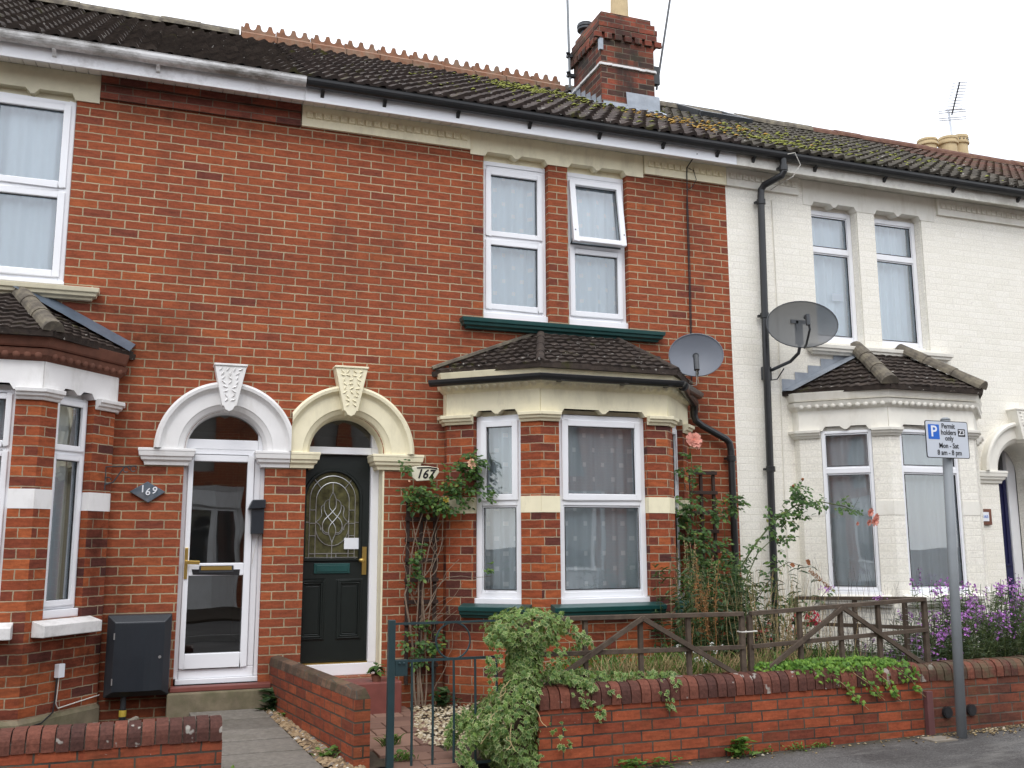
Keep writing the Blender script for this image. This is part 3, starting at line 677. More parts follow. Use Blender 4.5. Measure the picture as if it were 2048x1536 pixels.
def bay_roof(parent, P, apexL, apexR, mat, hips=True, hip_r=.055, eave_out=.125, hipmat=None, seed=4, zt=3.70):
    """three tiled facets from the eave up to a short top edge on the house wall"""
    E = offset_poly(P, eave_out); E = [E[0], E[2], E[3], E[5]]
    E[0] = Vector((E[0].x, 0)); E[3] = Vector((E[3].x, 0))
    ze = 3.225; A = [Vector((apexL, 0, zt)), Vector((apexR, 0, zt))]; e = [Vector((q.x, q.y, ze)) for q in E]
    mb = MB()
    for a, b, tops in ((e[0], e[1], [A[0], A[0]]), (e[1], e[2], A), (e[2], e[3], [A[1], A[1]])):
        ud = (b-a).normalized(); L = (b-a).length; n = ud.cross(tops[0]-a).normalized(); sdv = n.cross(ud)
        H = (tops[0]-a).dot(sdv); ta = (tops[0]-a).dot(ud); tb = (tops[1]-a).dot(ud)
        clip = lambda s, H=H, ta=ta, tb=tb, L=L: (max(0, ta*min(s, H)/H), L+(tb-L)*min(s, H)/H)
        rows = 9
        tiles(mb, a, ud, sdv, -.3, L+.3, rows, H/rows, pitch=.10, lift=.026, clip=clip, amp=.28, seed=seed)
        mb.face([a-n*.004, b-n*.004, tops[1]-n*.004, tops[0]-n*.004])
        mb.face([a-Vector((0, 0, .03)), b-Vector((0, 0, .03)), b+n*.02, a+n*.02])
    mb.face([e[3]-Vector((0,0,.03)), e[2]-Vector((0,0,.03)), e[1]-Vector((0,0,.03)), e[0]-Vector((0,0,.03))])
    ro = mb.build('bay_roof', mat, parent)
    return ro, e, A

def hip_tiles(roof, a, b, r, mat, n=4, end=True):
    mb = MB(); a, b = Vector(a), Vector(b); d = (b-a).normalized(); sdv = d.cross(Vector((0, 0, 1))).normalized(); u = sdv.cross(d)
    for i in range(n):
        p0 = a+(b-a)*(i/n); p1 = a+(b-a)*((i+1)/n+.02); k = 9; pts = []
        for p, rr in ((p0, r*1.06), (p1, r*.95)):
            for j in range(k):
                t = math.pi*j/(k-1); pts.append(p+sdv*rr*math.cos(t)+u*(rr*math.sin(t)))
        mb.faces(pts, [(j, j+1, k+j+1, k+j) for j in range(k-1)]+[tuple(range(k)), tuple(range(2*k-1, k-1, -1))])
    return mb.build('hip_tiles', mat, roof)

def arch(parent, cx, zs, ri, ro, mat, clip=None):
    """moulded half-round door head: hood roll, flat band, inner cove returning into the reveal"""
    prof = [(ro, .0), (ro, -.085), (ro-.02, -.10), (ro-.045, -.095), (ro-.06, -.07), (ro-.075, -.055), (ro-.085, -.05), (ri+.075, -.05), (ri+.065, -.04), (ri+.03, -.02), (ri+.005, .02), (ri, .06), (ri, .20), (ri+.05, .20)]
    mb = MB(); n = 48; k = len(prof); pts = []
    for i in range(n+1):
        t = math.pi-math.pi*i/n
        for r, y in prof: pts.append((cx+r*math.cos(t), y, zs+r*math.sin(t)))
    mb.faces(pts, [(i*k+j, i*k+j+1, (i+1)*k+j+1, (i+1)*k+j) for i in range(n) for j in range(k-1)])
    o = mb.build('door_arch', mat, parent, merge=True)
    if clip:
        bm = bmesh.new(); bm.from_mesh(o.data)
        bmesh.ops.bisect_plane(bm, geom=bm.verts[:]+bm.edges[:]+bm.faces[:], plane_co=(clip[0], 0, 0), plane_no=(clip[1], 0, 0), clear_outer=True)
        bm.to_mesh(o.data); bm.free()
    return o

def keystone(parent, cx, zt, zb, wt, wb, mat, seed=1):
    mb = MB(); y0 = -.145
    P = [(cx-wb/2, zb+.05), (cx-wb/2+.015, zb+.045), (cx-wb/4, zb+.015), (cx, zb), (cx+wb/4, zb+.015), (cx+wb/2-.015, zb+.045), (cx+wb/2, zb+.05), (cx+wt/2, zt), (cx-wt/2, zt)]
    mb.prism(P, y0, .05); mb.box(cx-wt/2-.008, cx+wt/2+.008, y0-.012, .02, zt+.001, zt+.02)
    o = mb.build('keystone', mat, parent, bevel=.004)
    c = MB(); rnd = random.Random(seed)        # carved leaf relief on the face
    z = zt-.03
    while z > zb+.09:
        f = (z-zb)/(zt-zb); hw = (wb+(wt-wb)*f)/2-.022; n = max(2, int(hw*2/.052))
        for i in range(n):
            x = cx-hw+2*hw*(i+.5)/n+rnd.uniform(-.006, .006); a = rnd.choice((-.7, .7, .35, -.35, 1.1))+rnd.uniform(-.2, .2); l, w, h = .024, .009, .012
            ca, sa = math.cos(a), math.sin(a); q = []
            for (px, pz, py) in ((-l, 0, 0), (0, w, 0), (l, 0, 0), (0, -w, 0), (-l*.3, 0, -h), (l*.3, 0, -h)):
                q.append((x+px*ca-pz*sa, y0-.001+py, z+px*sa+pz*ca+rnd.uniform(-.003, .003)))
            c.faces(q, [(0, 3, 4), (3, 5, 4), (3, 2, 5), (2, 1, 5), (1, 4, 5), (1, 0, 4)])
        z -= .038
    c.build('carved_leaves', mat, o)
    return o

IMP = [(0, 0), (.018, 0), (.024, .03), (.045, .045), (.05, .07), (.062, .075), (.068, .115), (.072, .12), (.072, .14), (0, .148)]
def impost(parent, x0, x1, mat, z=2.308, ends=(True, True)):
    P = [(x0, .2), (x0, 0), (x1, 0), (x1, .2)]; mb = MB()
    if not ends[0]: P = P[1:]
    if not ends[1]: P = P[:-1]
    moulding(mb, P, [(o, z+q) for o, q in IMP], closed=True); return mb.build('impost', mat, parent, bevel=.004)

def frieze(parent, x0, x1, mat, z0=5.495, z1=5.70):
    mb = MB(); mb.box(x0, x1, -.035, .0, z0, z1); o = mb.build('frieze', mat, parent, bevel=.003)
    s = MB(); n = int((x1-x0-.06)/.078)
    for i in range(n):
        cx = x0+.03+(x1-x0-.06)*(i+.5)/n; h = .033; z = 5.605; y = -.0352
        s.faces([(cx-h,y,z-h),(cx+h,y,z-h),(cx+h,y,z+h),(cx-h,y,z+h),(cx-h+.006,y-.020,z-h+.006),(cx+h-.006,y-.020,z-h+.006),(cx+h-.006,y-.020,z+h-.006),(cx-h+.006,y-.020,z+h-.006),(cx,y-.002,z)],
                [(0,1,5,4),(1,2,6,5),(2,3,7,6),(3,0,4,7),(4,5,8),(5,6,8),(6,7,8),(7,4,8)])
    s.build('frieze_blocks', mat, o); return o

def downpipe(parent, pts, r, mat, collars=(), name='downpipe'):
    mb = MB(); mb.tube(pts, r, 12)
    if isinstance(r, list): r = r[-1]
    for c in collars: mb.lathe(c, [(r+.002, -.03), (r+.01, -.028), (r+.01, .028), (r+.002, .03)], 14); mb.box(c[0]-.055, c[0]+.055, c[1]+r*.5, c[1]+r+.02, c[2]-.012, c[2]+.012)
    return mb.build(name, mat, parent, smooth=False, merge=True, auto=None)

# ================================================================== the terrace
def door_reveal_floor(mb, x0, x1, z, y1): mb.face([(x0, 0, z), (x1, 0, z), (x1, y1, z), (x0, y1, z)])

# ---------------------------------------------------------------- house 167 (middle)
H7 = thing('terraced_house', 'red brick terraced house with cream trims, dark green sills and black panelled front door', 'house', (3.76, 0, .2))
BX0, BX1 = 1.466, 6.05
w = MB()
wall(w, BX0, BX1, .05, 5.72, [(3.265, 3.955, 3.80, 5.503), (4.17, 4.845, 3.80, 5.503), (1.61, 2.305, .50, 2.45, .345), (3.02, 5.28, 1.0, 2.72)], reveal=.18, cham=.028)
wall7 = w.build('wall', M['brick'], H7)
interior(H7, BX0, BX1)
P7 = [(2.88, 0), (2.88, -.09), (3.57, -.70), (4.85, -.70), (5.42, -.09), (5.42, 0)]
bw7 = bay(H7, P7, [(1, .27, .73), (2, .18, 1.065), (3, .2, .62)], dict(wall='brick_bay', trim='cream', cornice='cream', fascia='cream', frame='upvc', sill='green_paint', cur=['net_sq', 'net_sq', None], t=.055, d=.12), zs=.1, seed=11)
ro7, e7, A7 = bay_roof(H7, P7, 3.86, 4.67, M['roof_bay'], seed=4, zt=3.685)
hip_tiles(ro7, e7[1]+Vector((0, 0, .01)), A7[0]+Vector((0, 0, .01)), .04, M['roof_bay'], n=4)
hip_tiles(ro7, e7[2]+Vector((0, 0, .015)), A7[1]+Vector((0, 0, .01)), .03, M['roof_bay'], n=3)
fm = MB(); fm.tube([e7[0]+Vector((0, -.012, .05)), A7[0]+Vector((0, -.012, .02)), A7[1]+Vector((0, -.012, .02)), e7[3]+Vector((0, -.012, .05))], .022, 6); fm.build('mortar_fillet', M['ridge_grey'], ro7)
bg = MB()
n = 8; gp = [(.15+.05*math.cos(math.pi+math.pi*i/n), 3.125+.055*math.sin(math.pi+math.pi*i/n)) for i in range(n+1)]; gp += [(.195, 3.13), (.105, 3.13)]
moulding(bg, [(2.80, -.03), (3.57, -.70), (4.85, -.70), (5.36, -.16)], gp, closed=True); bgo = bg.build('bay_gutter', M['black_plastic'], bw7)
for q in ((3.72, -.87), (4.35, -.87), (4.8, -.87)):
    gb = MB(); gb.box(q[0]-.02, q[0]+.02, q[1]-.01, q[1]+.12, 3.075, 3.10); gb.build('gutter_clip', M['black_plastic'], bgo)
downpipe(H7, [(4.98, -.80, 3.10), (5.22, -.45, 3.10), (5.47, -.16, 3.05), (5.505, -.10, 3.0), (5.51, -.085, 2.93), (5.53, -.08, 2.88), (5.60, -.08, 2.83), (5.88, -.08, 2.70), (5.92, -.08, 2.66), (5.935, -.08, 2.58), (5.935, -.08, .3)], [.05, .05, .046, .042, .038, .036, .036, .036, .036, .036, .036], M['black_plastic'], [(5.935, -.08, 2.50), (5.935, -.08, 1.25)])
# first-floor windows, lintel and sill
window(FAC, H7, 3.268, 3.952, 3.795, 5.44, 4.64, 'upvc', d=.13, t=.05, s=.042, tt=.05, cill=.08, cur='net_sq_light', seed=21, cdepth=.19)
window(FAC, H7, 4.173, 4.842, 3.795, 5.44, 4.64, 'upvc', d=.13, t=.05, s=.042, tt=.05, cill=.08, cur='net_sq_light', seed=22, cdepth=.19, open_top=R(8.5))
l = MB(); l.prism(lintel_poly(3.125, 5.04, 5.455, 5.502, 5.70, [(3.275, 3.945), (4.18, 4.835)]), -.014, .16); l.box(3.268, 3.952, .09, .105, 5.40, 5.503); l.box(4.173, 4.842, .09, .105, 5.40, 5.503); l.build('lintel', M['cream'], H7)
frieze(H7, 1.472, 3.118, M['cream']); frieze(H7, 5.048, 6.048, M['cream'])
sill([(3.13, .03), (3.13, 0), (5.09, 0), (5.09, .03)], 3.678, M['green_paint'], H7)
# door head
arch(H7, 1.968, 2.45, .325, .605, M['cream'], clip=(1.468, -1))
keystone(H7, 1.972, 3.205, 2.77, .29, .125, M['cream'], 2)
impost(H7, 1.468, 1.655, M['cream'], ends=(False, True)); impost(H7, 2.265, 2.60, M['cream'])
# front door
DY = .20
d7 = MB(); d7.box(2.226, 2.30, DY-.05, DY+.06, .602, 2.52); d7.box(1.50, 2.225, DY-.05, DY+.06, 2.455, 2.52); d7.box(1.50, 2.30, DY-.05, DY+.06, .50, .60)
d7.box(2.23, 2.30, DY-.04, DY+.06, 2.522, 2.80)
df = d7.build('door_frame', M['upvc'], H7, bevel=.005)
cj = MB(); cj.box(2.2995, 2.316, -.002, DY-.05, .52, 2.45); cj.build('painted_reveal', M['cream'], df)
g = MB(); g.face([(1.5, DY+.02, 2.52), (2.24, DY+.02, 2.52), (2.24, DY+.02, 2.85), (1.5, DY+.02, 2.85)]); g.build('fanlight', M['glass_dark'], df)
M['door_black'] = plain('black_green_door', (.007, .011, .0095), .45, .2, 5., .12, .4, bscale=70.)
lf = MB(); LX0, LX1, LZ0, LZ1 = 1.535, 2.223, .615, 2.452; LC = 1.89
def arch_pts(hw, zb, zsp, vr, n=24):
    return [(LC-hw, zb)]+[(LC-hw*math.cos(math.pi*i/n), zsp+vr*math.sin(math.pi*i/n)) for i in range(n+1)]+[(LC+hw, zb)]
# leaf: stiles and rails round the arched light, then two raised panels
lf.box(LX0, LX1, DY, DY+.045, LZ0, 1.50)
AZ, AH = 2.055, .243
lf.box(LX0, LC-AH, DY, DY+.045, 1.50, AZ); lf.box(LC+AH, LX1, DY, DY+.045, 1.50, AZ)
lf.box(LX0, LC-AH, DY, DY+.045, AZ, LZ1); lf.box(LC+AH, LX1, DY, DY+.045, AZ, LZ1)
n = 24
for i in range(n):
    a0, a1 = math.pi*i/n, math.pi*(i+1)/n; x0_, x1_ = LC-AH*math.cos(a0), LC-AH*math.cos(a1); z0_, z1_ = AZ+AH*math.sin(a0), AZ+AH*math.sin(a1)
    lf.face([(x0_, DY, z0_), (x1_, DY, z1_), (x1_, DY, LZ1), (x0_, DY, LZ1)])
leaf7 = lf.build('front_door', M['door_black'], H7)
pm = MB()
for a, b in ((1.60, 1.845), (1.935, 2.18)):
    for z0_, z1_ in ((.80, 1.335),):
        for k, (ins, yy) in enumerate(((0, 0), (.012, -.012), (.03, -.014), (.045, -.004))):
            rect_frame(pm, a+ins, b-ins, z0_+ins, z1_-ins, .014, DY+yy-.002, DY+.01)
        pm.box(a+.06, b-.06, DY-.006, DY+.01, z0_+.06, z1_-.06)
pm.build('raised_panel', M['door_black'], leaf7, bevel=.005)
mould = MB(); mould.tube([(x, DY-.004, z) for x, z in arch_pts(AH+.012, 1.505, AZ, AH+.012)]+[(LC-AH-.012, DY-.004, 1.505)], .016, 6); mould.build('light_moulding', M['door_black'], leaf7)
gl = MB(); gl.faces([(x, DY+.012, z) for x, z in arch_pts(AH, 1.5, AZ, AH)], [tuple(range(26, -1, -1))]); 
M['glass_hedge_reflection'] = plain('leaded_light_glass', (.085, .082, .035), .12, .75, 14., .5, .5, bscale=55.)  # olive mottling: the hedge's reflection put into the glass colour
gl.build('leaded_light', M['glass_hedge_reflection'], leaf7)
ld = MB(); LY = DY+.008
def lead_line(pts, r=.0042): ld.tube([(LC+x, LY, z) for x, z in pts], r, 5)
def arc2(hw, zb, zsp, vr): return [(x-LC, z) for x, z in arch_pts(hw, zb, zsp, vr)]
lead_line(arc2(.205, 1.525, 2.05, .21)); lead_line([(-.205, 1.56), (.205, 1.56)]); lead_line([(-.235, 1.525), (.235, 1.525)])
lead_line([(-.15, 1.53), (-.15, 2.03)]+[(-.15*math.cos(math.pi*i/16), 2.03+.17*math.sin(math.pi*i/16)) for i in range(17)]+[(.15, 1.53)])
lead_line([(.15*math.cos(math.pi+math.pi*i/16), 1.80+.17*math.sin(math.pi+math.pi*i/16)) for i in range(17)])
for sx in (-1, 1):
    for z in (1.72, 1.83, 1.95): lead_line([(sx*.15, z), (sx*.205, z)])
    lead_line([(sx*.205, 1.84), (sx*.24, 1.84)]); lead_line([(sx*.11, 2.15), (sx*.17, 2.23)]); lead_line([(sx*.205, 1.525), (sx*.24, 1.50)]); lead_line([(sx*.04, 1.525), (sx*.04, 1.56)])
    # interlaced knot
    def side(pts): lead_line([(sx*x, z) for x, z in pts])
    def bez(p0, p1, p2, k=10): return [((1-t)**2*p0[0]+2*t*(1-t)*p1[0]+t*t*p2[0], (1-t)**2*p0[1]+2*t*(1-t)*p1[1]+t*t*p2[1]) for t in [i/k for i in range(k+1)]]
    side(bez((0, 2.11), (.045, 2.05), (.028, 1.97))+bez((.028, 1.97), (.0, 1.93), (-.055, 1.88))[1:]+bez((-.055, 1.88), (-.10, 1.84), (-.085, 1.78))[1:]+bez((-.085, 1.78), (-.07, 1.74), (-.035, 1.745))[1:])
    side(bez((.035, 2.045), (.09, 2.03), (.075, 1.95))+bez((.075, 1.95), (.06, 1.90), (.0, 1.84))[1:]+bez((0, 1.84), (-.045, 1.79), (-.028, 1.73))[1:]+bez((-.028, 1.73), (-.01, 1.69), (0, 1.655))[1:])
    side(bez((.075, 1.995), (.115, 1.99), (.10, 1.93))+bez((.10, 1.93), (.09, 1.88), (.15, 1.84))[1:])
    side(bez((.15, 1.84), (.10, 1.82), (.105, 1.77))); side(bez((.028, 1.73), (.10, 1.73), (.09, 1.80)))
lead_line([(0, 2.11), (0, 2.20)]); lead_line([(0, 1.655), (0, 1.50)])
ld.build('lead_came', M['chrome'], leaf7)
lp = MB(); lp.box(1.735, 2.055, DY-.012, DY, 1.385, 1.475); lp.box(1.755, 2.035, DY-.018, DY-.012, 1.40, 1.46); lp.build('letter_plate', M['green_paint'], leaf7, bevel=.004)
hd = MB(); hd.box(2.165, 2.205, DY-.012, DY, 1.37, 1.62); hd.tube([(2.185, DY-.01, 1.50), (2.185, DY-.05, 1.50)], .011, 8); hd.lathe((2.15, DY-.055, 1.485), [(.004, -.004), (.02, 0), (.025, .015), (.02, .028), (.004, .034)], 10); hd.bar((2.185, DY-.05, 1.50), (2.15, DY-.055, 1.50), .016, .016); hd.build('door_handle', M['brass'], leaf7)
no = MB(); no.box(2.0, 2.15, DY-.004, DY+.008, 1.60, 1.70); no.build('notice', M['sign_white'], leaf7)
th = MB(); th.box(1.55, 2.225, DY-.03, DY, .60, .612); th.build('threshold_strip', M['brass'], df)
st = MB(); st.box(1.52, 2.43, -.32, .16, .2, .49); st.build('door_step', M['red_step'], H7, bevel=.012)
# eaves, roof, chimney
g7 = eave(H7, 1.466, 6.05, M['black_plastic'], M['upvc'], M['soffit'], (1.47, 6.05), (1.62, 2.2, 2.92, 3.66, 4.42, 5.15, 5.80))
ro = main_roof(H7, 1.466, 6.05, M['roof_167'], 71)
crested_ridge(ro, 1.07, 5.47, M['ridge_clay']); plain_ridge(H7, ro, 5.55, 6.05, M['ridge_grey'], 5)
vb = MB(); vb.box(2.70, 2.88, -.008, .02, .33, .41)
vb.build('air_brick', M['terracotta'], H7)

CX0, CX1, CY0, CY1 = 5.43, 6.195, 1.76, 2.63
ch = MB()
def ring(z0, z1, o): ch.box(CX0-o, CX1+o, CY0-o, CY1+o, z0, z1)
ch.box(CX0, CX1, CY0, CY1, 6.6, 8.12)
ring(8.12, 8.197, .035); ring(8.198, 8.275, .04); ring(8.276, 8.352, .018); ring(8.353, 8.44, -.02)
for k in range(7):
    x = CX0-.05+(CX1-CX0+.10)*k/6
    ch.box(x-.05, x+.05, CY0-.042, CY0, 8.04, 8.119)
for k in range(7):
    y = CY0+.05+(CY1-CY0)*k/6.5; ch.box(CX0-.042, CX0, y-.05, y+.05, 8.04, 8.119); ch.box(CX1, CX1+.042, y-.05, y+.05, 8.04, 8.119)
chm = ch.build('chimney_stack', M['chimney_brick'], H7, bevel=.006)
fl = MB(); rnd = random.Random(8)
ringp = [(CX0-.012, CY1+.012), (CX0-.012, CY0-.012), (CX1+.012, CY0-.012), (CX1+.012, CY1+.012)]
for (a, b) in zip(ringp, ringp[1:]):
    n_ = 10
    for i in range(n_): 
        p = Vector((a[0]+(b[0]-a[0])*i/n_, a[1]+(b[1]-a[1])*i/n_, 7.695+rnd.uniform(-.004, .004))); q = Vector((a[0]+(b[0]-a[0])*(i+1)/n_, a[1]+(b[1]-a[1])*(i+1)/n_, 7.695+rnd.uniform(-.004, .004))); fl.bar(p, q, .028, .03)
fl.build('cement_band', M['stone_sill'], chm)
le = MB()
for k in range(6):      # stepped side flashing
    y = CY0-.02+.16*k; z = roofz(y)
    le.faces([(CX0-.006, y, z-.02), (CX0-.006, y+.16, z+.08), (CX0-.006, y+.16, z+.21), (CX0-.006, y+.03, z+.19)], [(0, 1, 2, 3)])
for k in range(12):
    y = CY0-.08+.09*k; z = roofz(y)+.055; le.faces([(CX0-.13, y, z-.004), (CX0-.004, y, z+.012), (CX0-.004, y+.09, z+.012+.0545), (CX0-.13, y+.09, z-.004+.0545)], [(0, 1, 2, 3)])
zf = roofz(CY0)
le.box(CX0+.02, CX0+.36, CY0-.008, CY0, zf-.02, zf+.105)
le.faces([(CX0+.36, CY0-.012, zf-.01), (CX1+.06, CY0-.012, zf-.01), (CX1+.06, CY0-.012, zf+.27), (CX0+.34, CY0-.012, zf+.27)], [(0, 1, 2, 3)])
le.faces([(CX0-.1, CY0-.17, roofz(CY0-.17)+.06), (CX1+.12, CY0-.17, roofz(CY0-.17)+.06), (CX1+.08, CY0-.01, zf+.07), (CX0-.06, CY0-.01, zf+.07)], [(0, 1, 2, 3)])
le.faces([(CX1+.06, CY0-.012, zf-.01), (CX1+.12, CY0+.1, zf+.05), (CX1+.1, CY0+.1, zf+.24), (CX1+.06, CY0-.012, zf+.27)], [(0, 1, 2, 3)])
le.build('lead_flashing', M['lead'], chm)
ll = MB(); ll.bar((CX0-.004, CY0-.004, 7.88), (CX0-.004, CY0-.004, 8.035), .05, .05); ll.build('lead_corner', M['lead'], chm)
cp = MB(); cp.lathe((5.87, 2.08, 8.43), [(.13, 0), (.125, .1), (.115, .55), (.14, .56), (.14, .64), (.11, .65)], 20); cp.build('chimney_pot', M['pot_clay'], chm, merge=True)
cp = MB(); cp.lathe((5.56, 2.50, 8.43), [(.07, 0), (.07, .13)], 16); cp.lathe((5.56, 2.50, 8.55), [(.10, 0), (.115, .01), (.115, .035), (.105, .04), (.118, .05), (.118, .085), (.105, .09), (.11, .1), (.08, .12)], 18); cp.build('flue_cowl', M['dark_metal'], chm, merge=True)

# ---------------------------------------------------------------- house 169 (left)
H9 = thing('terraced_house', 'red brick terraced house with white door arch, glazed white front door and white gutter', 'house', (-.8, 0, .2))
AX0 = -3.114
w = MB()
wall(w, AX0, BX0, .05, 5.72, [(-1.145, -.445, 3.80, 5.503), (-2.05, -1.37, 3.80, 5.503), (.585, 1.262, .50, 2.45, .338), (-2.1, -.15, 1.0, 2.72)], reveal=.16, cham=.028)
w.build('wall', M['brick'], H9); interior(H9, AX0, BX0)
P9 = [(-2.25, 0), (-2.25, -.09), (-1.75, -.70), (-.47, -.70), (.02, -.09), (.02, 0)]
bw9 = bay(H9, P9, [(1, .24, .6), (2, .2, 1.105), (3, .165, .55)], dict(wall='brick_bay', trim='white_paint', cornice='terracotta', fascia='terracotta', frame='upvc', sill='stone_sill', cur=['net', 'net', 'net_dim'], t=.038, s=.03, d=.125, sashes=(True, True)), zs=.1, seed=31, sill_kind='plain', zt=(2.36, 2.36))
ro9, e9, A9 = bay_roof(H9, P9, -1.46, -.77, M['roof_bay'], seed=7, zt=3.685)
hip_tiles(ro9, e9[2]+Vector((.0, 0, .01)), A9[1]+Vector((0, 0, .02)), .075, M['ridge_grey'], n=3)
hip_tiles(ro9, e9[1]+Vector((.0, 0, .01)), A9[0]+Vector((0, 0, .02)), .075, M['ridge_grey'], n=3)
fl = MB(); a, b = e9[3]+Vector((0, 0, .01)), A9[1]+Vector((0, 0, .03)); n = 12
cd = (e9[2]-e9[3]).normalized()
for i in range(n):
    p, q = a+(b-a)*i/n, a+(b-a)*(i+1)/n; dz = Vector((0, 0, .09)); off = .11+.014*(i % 2)
    fl.faces([p+Vector((0, -.004, .095)), q+Vector((0, -.004, .095 if i < n-1 else .05)), q+Vector((-.04, -.13-.014*((i+1) % 2), .01)), p+Vector((-.04, -.13-.014*(i % 2), .01))], [(0, 1, 2, 3)])
fl.build('lead_flashing', M['lead_dark'], ro9)
window(FAC, H9, -1.142, -.448, 3.80, 5.44, 4.635, 'upvc', d=.085, t=.05, s=.045, cill=.03, cur='net', seed=41)
window(FAC, H9, -2.047, -1.373, 3.80, 5.44, 4.635, 'upvc', d=.085, t=.05, s=.045, cill=.03, cur='net', seed=42)
l = MB(); l.prism(lintel_poly(-2.3, -.265, 5.445, 5.502, 5.70, [(-2.04, -1.38), (-1.135, -.455)]), -.014, .16); l.box(-1.142, -.448, .06, .075, 5.40, 5.503); l.box(-2.047, -1.373, .06, .075, 5.40, 5.503); l.build('lintel', M['beige_stone'], H9)
sill([(-2.3, .03), (-2.3, 0), (-.27, 0), (-.27, .03)], 3.672, M['beige_stone'], H9)
cb = MB(); cb.box(-.262, 1.464, -.034, 0, 5.49, 5.562); cb.box(-.262, 1.464, -.018, 0, 5.564, 5.632); cb.box(-.262, 1.464, -.045, 0, 5.634, 5.70)
cbo = cb.build('brick_corbel', M['dark_brick'], H9, bevel=.004)
arch(H9, .92, 2.45, .32, .585, M['white_paint'], clip=(1.464, 1))
keystone(H9, .925, 3.165, 2.77, .265, .12, M['white_paint'], 3)
impost(H9, .285, .60, M['white_paint']); impost(H9, 1.235, 1.464, M['white_paint'], ends=(True, False))
DY = .11
d9 = MB(); rect_frame(d9, .575, 1.275, .545, 2.46, .045, DY-.03, DY+.05, tb=.08); d9.box(1.176, 1.229, DY-.029, DY+.05, .626, 2.414); d9.box(.575, 1.199, DY-.03, DY+.05, 2.462, 2.548)
d9.box(1.20, 1.275, DY-.025, DY+.05, 2.462, 2.80); d9.box(.60, 1.29, DY-.06, DY+.05, .50, .543)
df9 = d9.build('door_frame', M['upvc'], H9, bevel=.005)
g = MB(); g.face([(.56, DY+.02, 2.548), (1.21, DY+.02, 2.548), (1.21, DY+.02, 2.82), (.56, DY+.02, 2.82)]); g.build('fanlight', M['glass_dark'], df9)
l9 = MB(); y0, y1 = DY-.05, DY+.02
l9.box(.622, .665, y0, y1, .626, 2.412); l9.box(1.115, 1.172, y0, y1, .626, 2.412); l9.box(.665, 1.115, y0, y1, 2.355, 2.412); l9.box(.665, 1.115, y0, y1, 1.385, 1.49); l9.box(.665, 1.115, y0, y1, .626, .745)
leaf9 = l9.build('front_door', M['upvc'], H9, bevel=.006)
for z0_, z1_ in ((.74, 1.39), (1.485, 2.36)):
    g = MB(); g.face([(.66, DY-.01, z0_), (1.12, DY-.01, z0_), (1.12, DY-.01, z1_), (.66, DY-.01, z1_)]); g.build('door_glass', M['glass_dark'], leaf9)
lp = MB(); lp.box(.75, 1.03, y0-.01, y0, 1.41, 1.47); lpo = lp.build('letter_plate', M['dark_metal'], leaf9, bevel=.003)
lp = MB(); lp.box(.765, 1.015, y0-.016, y0-.01, 1.432, 1.463); lp.build('letter_flap', M['brass'], lpo)
tp = MB(); tp.faces([(.70, y0-.003, 1.395), (1.08, y0-.003, 1.385), (1.085, y0-.003, 1.435), (.69, y0-.003, 1.44)], [(0, 1, 2, 3)]); tp.build('tape', M['black_plastic'], lpo)
hd = MB(); hd.box(.628, .655, y0-.01, y0, 1.36, 1.62); hd.tube([(.64, y0-.005, 1.50), (.64, y0-.055, 1.50)], .01, 8); hd.bar((.63, y0-.055, 1.50), (.75, y0-.055, 1.495), .014, .03); hd.build('door_handle', M['brass'], leaf9, bevel=.003)
st = MB(); st.box(.54, 1.42, -.14, .14, .2, .46); st.build('door_step', M['render'], H9, bevel=.012)
st = MB(); st.box(.56, 1.36, -.10, .16, .462, .50); st.build('step_top', M['red_step'], H9, bevel=.006)
eave(H9, AX0, 1.466, M['upvc_grimy'], M['upvc_old'], M['soffit'], (AX0, 1.462), (-1.6, -.62, .20))
r9 = main_roof(H9, AX0, 1.466, M['roof_169'], 91); plain_ridge(H9, r9, AX0, 1.05, M['ridge_grey'], 3)

pl9 = MB(); moulding(pl9, P9, [(0, .05), (.022, .05), (.02, .38), (.0, .41)], closed=True); pl9.build('bay_plinth', M['render'], bw9)

# ---------------------------------------------------------------- house 165 (right, painted white)
H5 = thing('terraced_house', 'white painted brick terraced house with mossy roof and white bay window', 'house', (8.3, 0, .2))
EX1 = 10.63
w = MB()
wall(w, BX1, EX1, .05, 5.72, [(7.165, 7.80, 3.83, 5.456), (8.045, 8.73, 3.83, 5.456), (9.585, 10.255, .50, 2.45, .335), (7.0, 9.0, 1.0, 2.72)], reveal=.36, cham=.03)
w.build('wall', M['white_brick'], H5); interior(H5, BX1, EX1)
P5 = [(6.78, 0), (6.78, -.09), (7.43, -.70), (8.55, -.70), (9.22, -.09), (9.22, 0)]
bw5 = bay(H5, P5, [(1, .217, .723), (2, .135, .90), (3, .18, .65)], dict(wall='white_brick', trim='white_stucco', cornice='white_stucco', fascia='white_stucco', frame='upvc', sill='white_stucco', cur=['net_dim', 'net_dim', None], t=.03, sashes=(False, False), cill=.05), zs=.1, seed=51, zt=(2.38, 2.38))
ro5, e5, A5 = bay_roof(H5, P5, 7.69, 8.28, M['roof_bay'], seed=9, zt=3.735)
hip_tiles(ro5, e5[1]+Vector((0, 0, .02)), A5[0]+Vector((-.02, 0, .05)), .088, M['ridge_grey'], n=3)
hip_tiles(ro5, e5[2]+Vector((0, 0, .02)), A5[1]+Vector((.0, 0, .06)), .088, M['ridge_grey'], n=3)
fl = MB(); a, b = e5[0], A5[0]
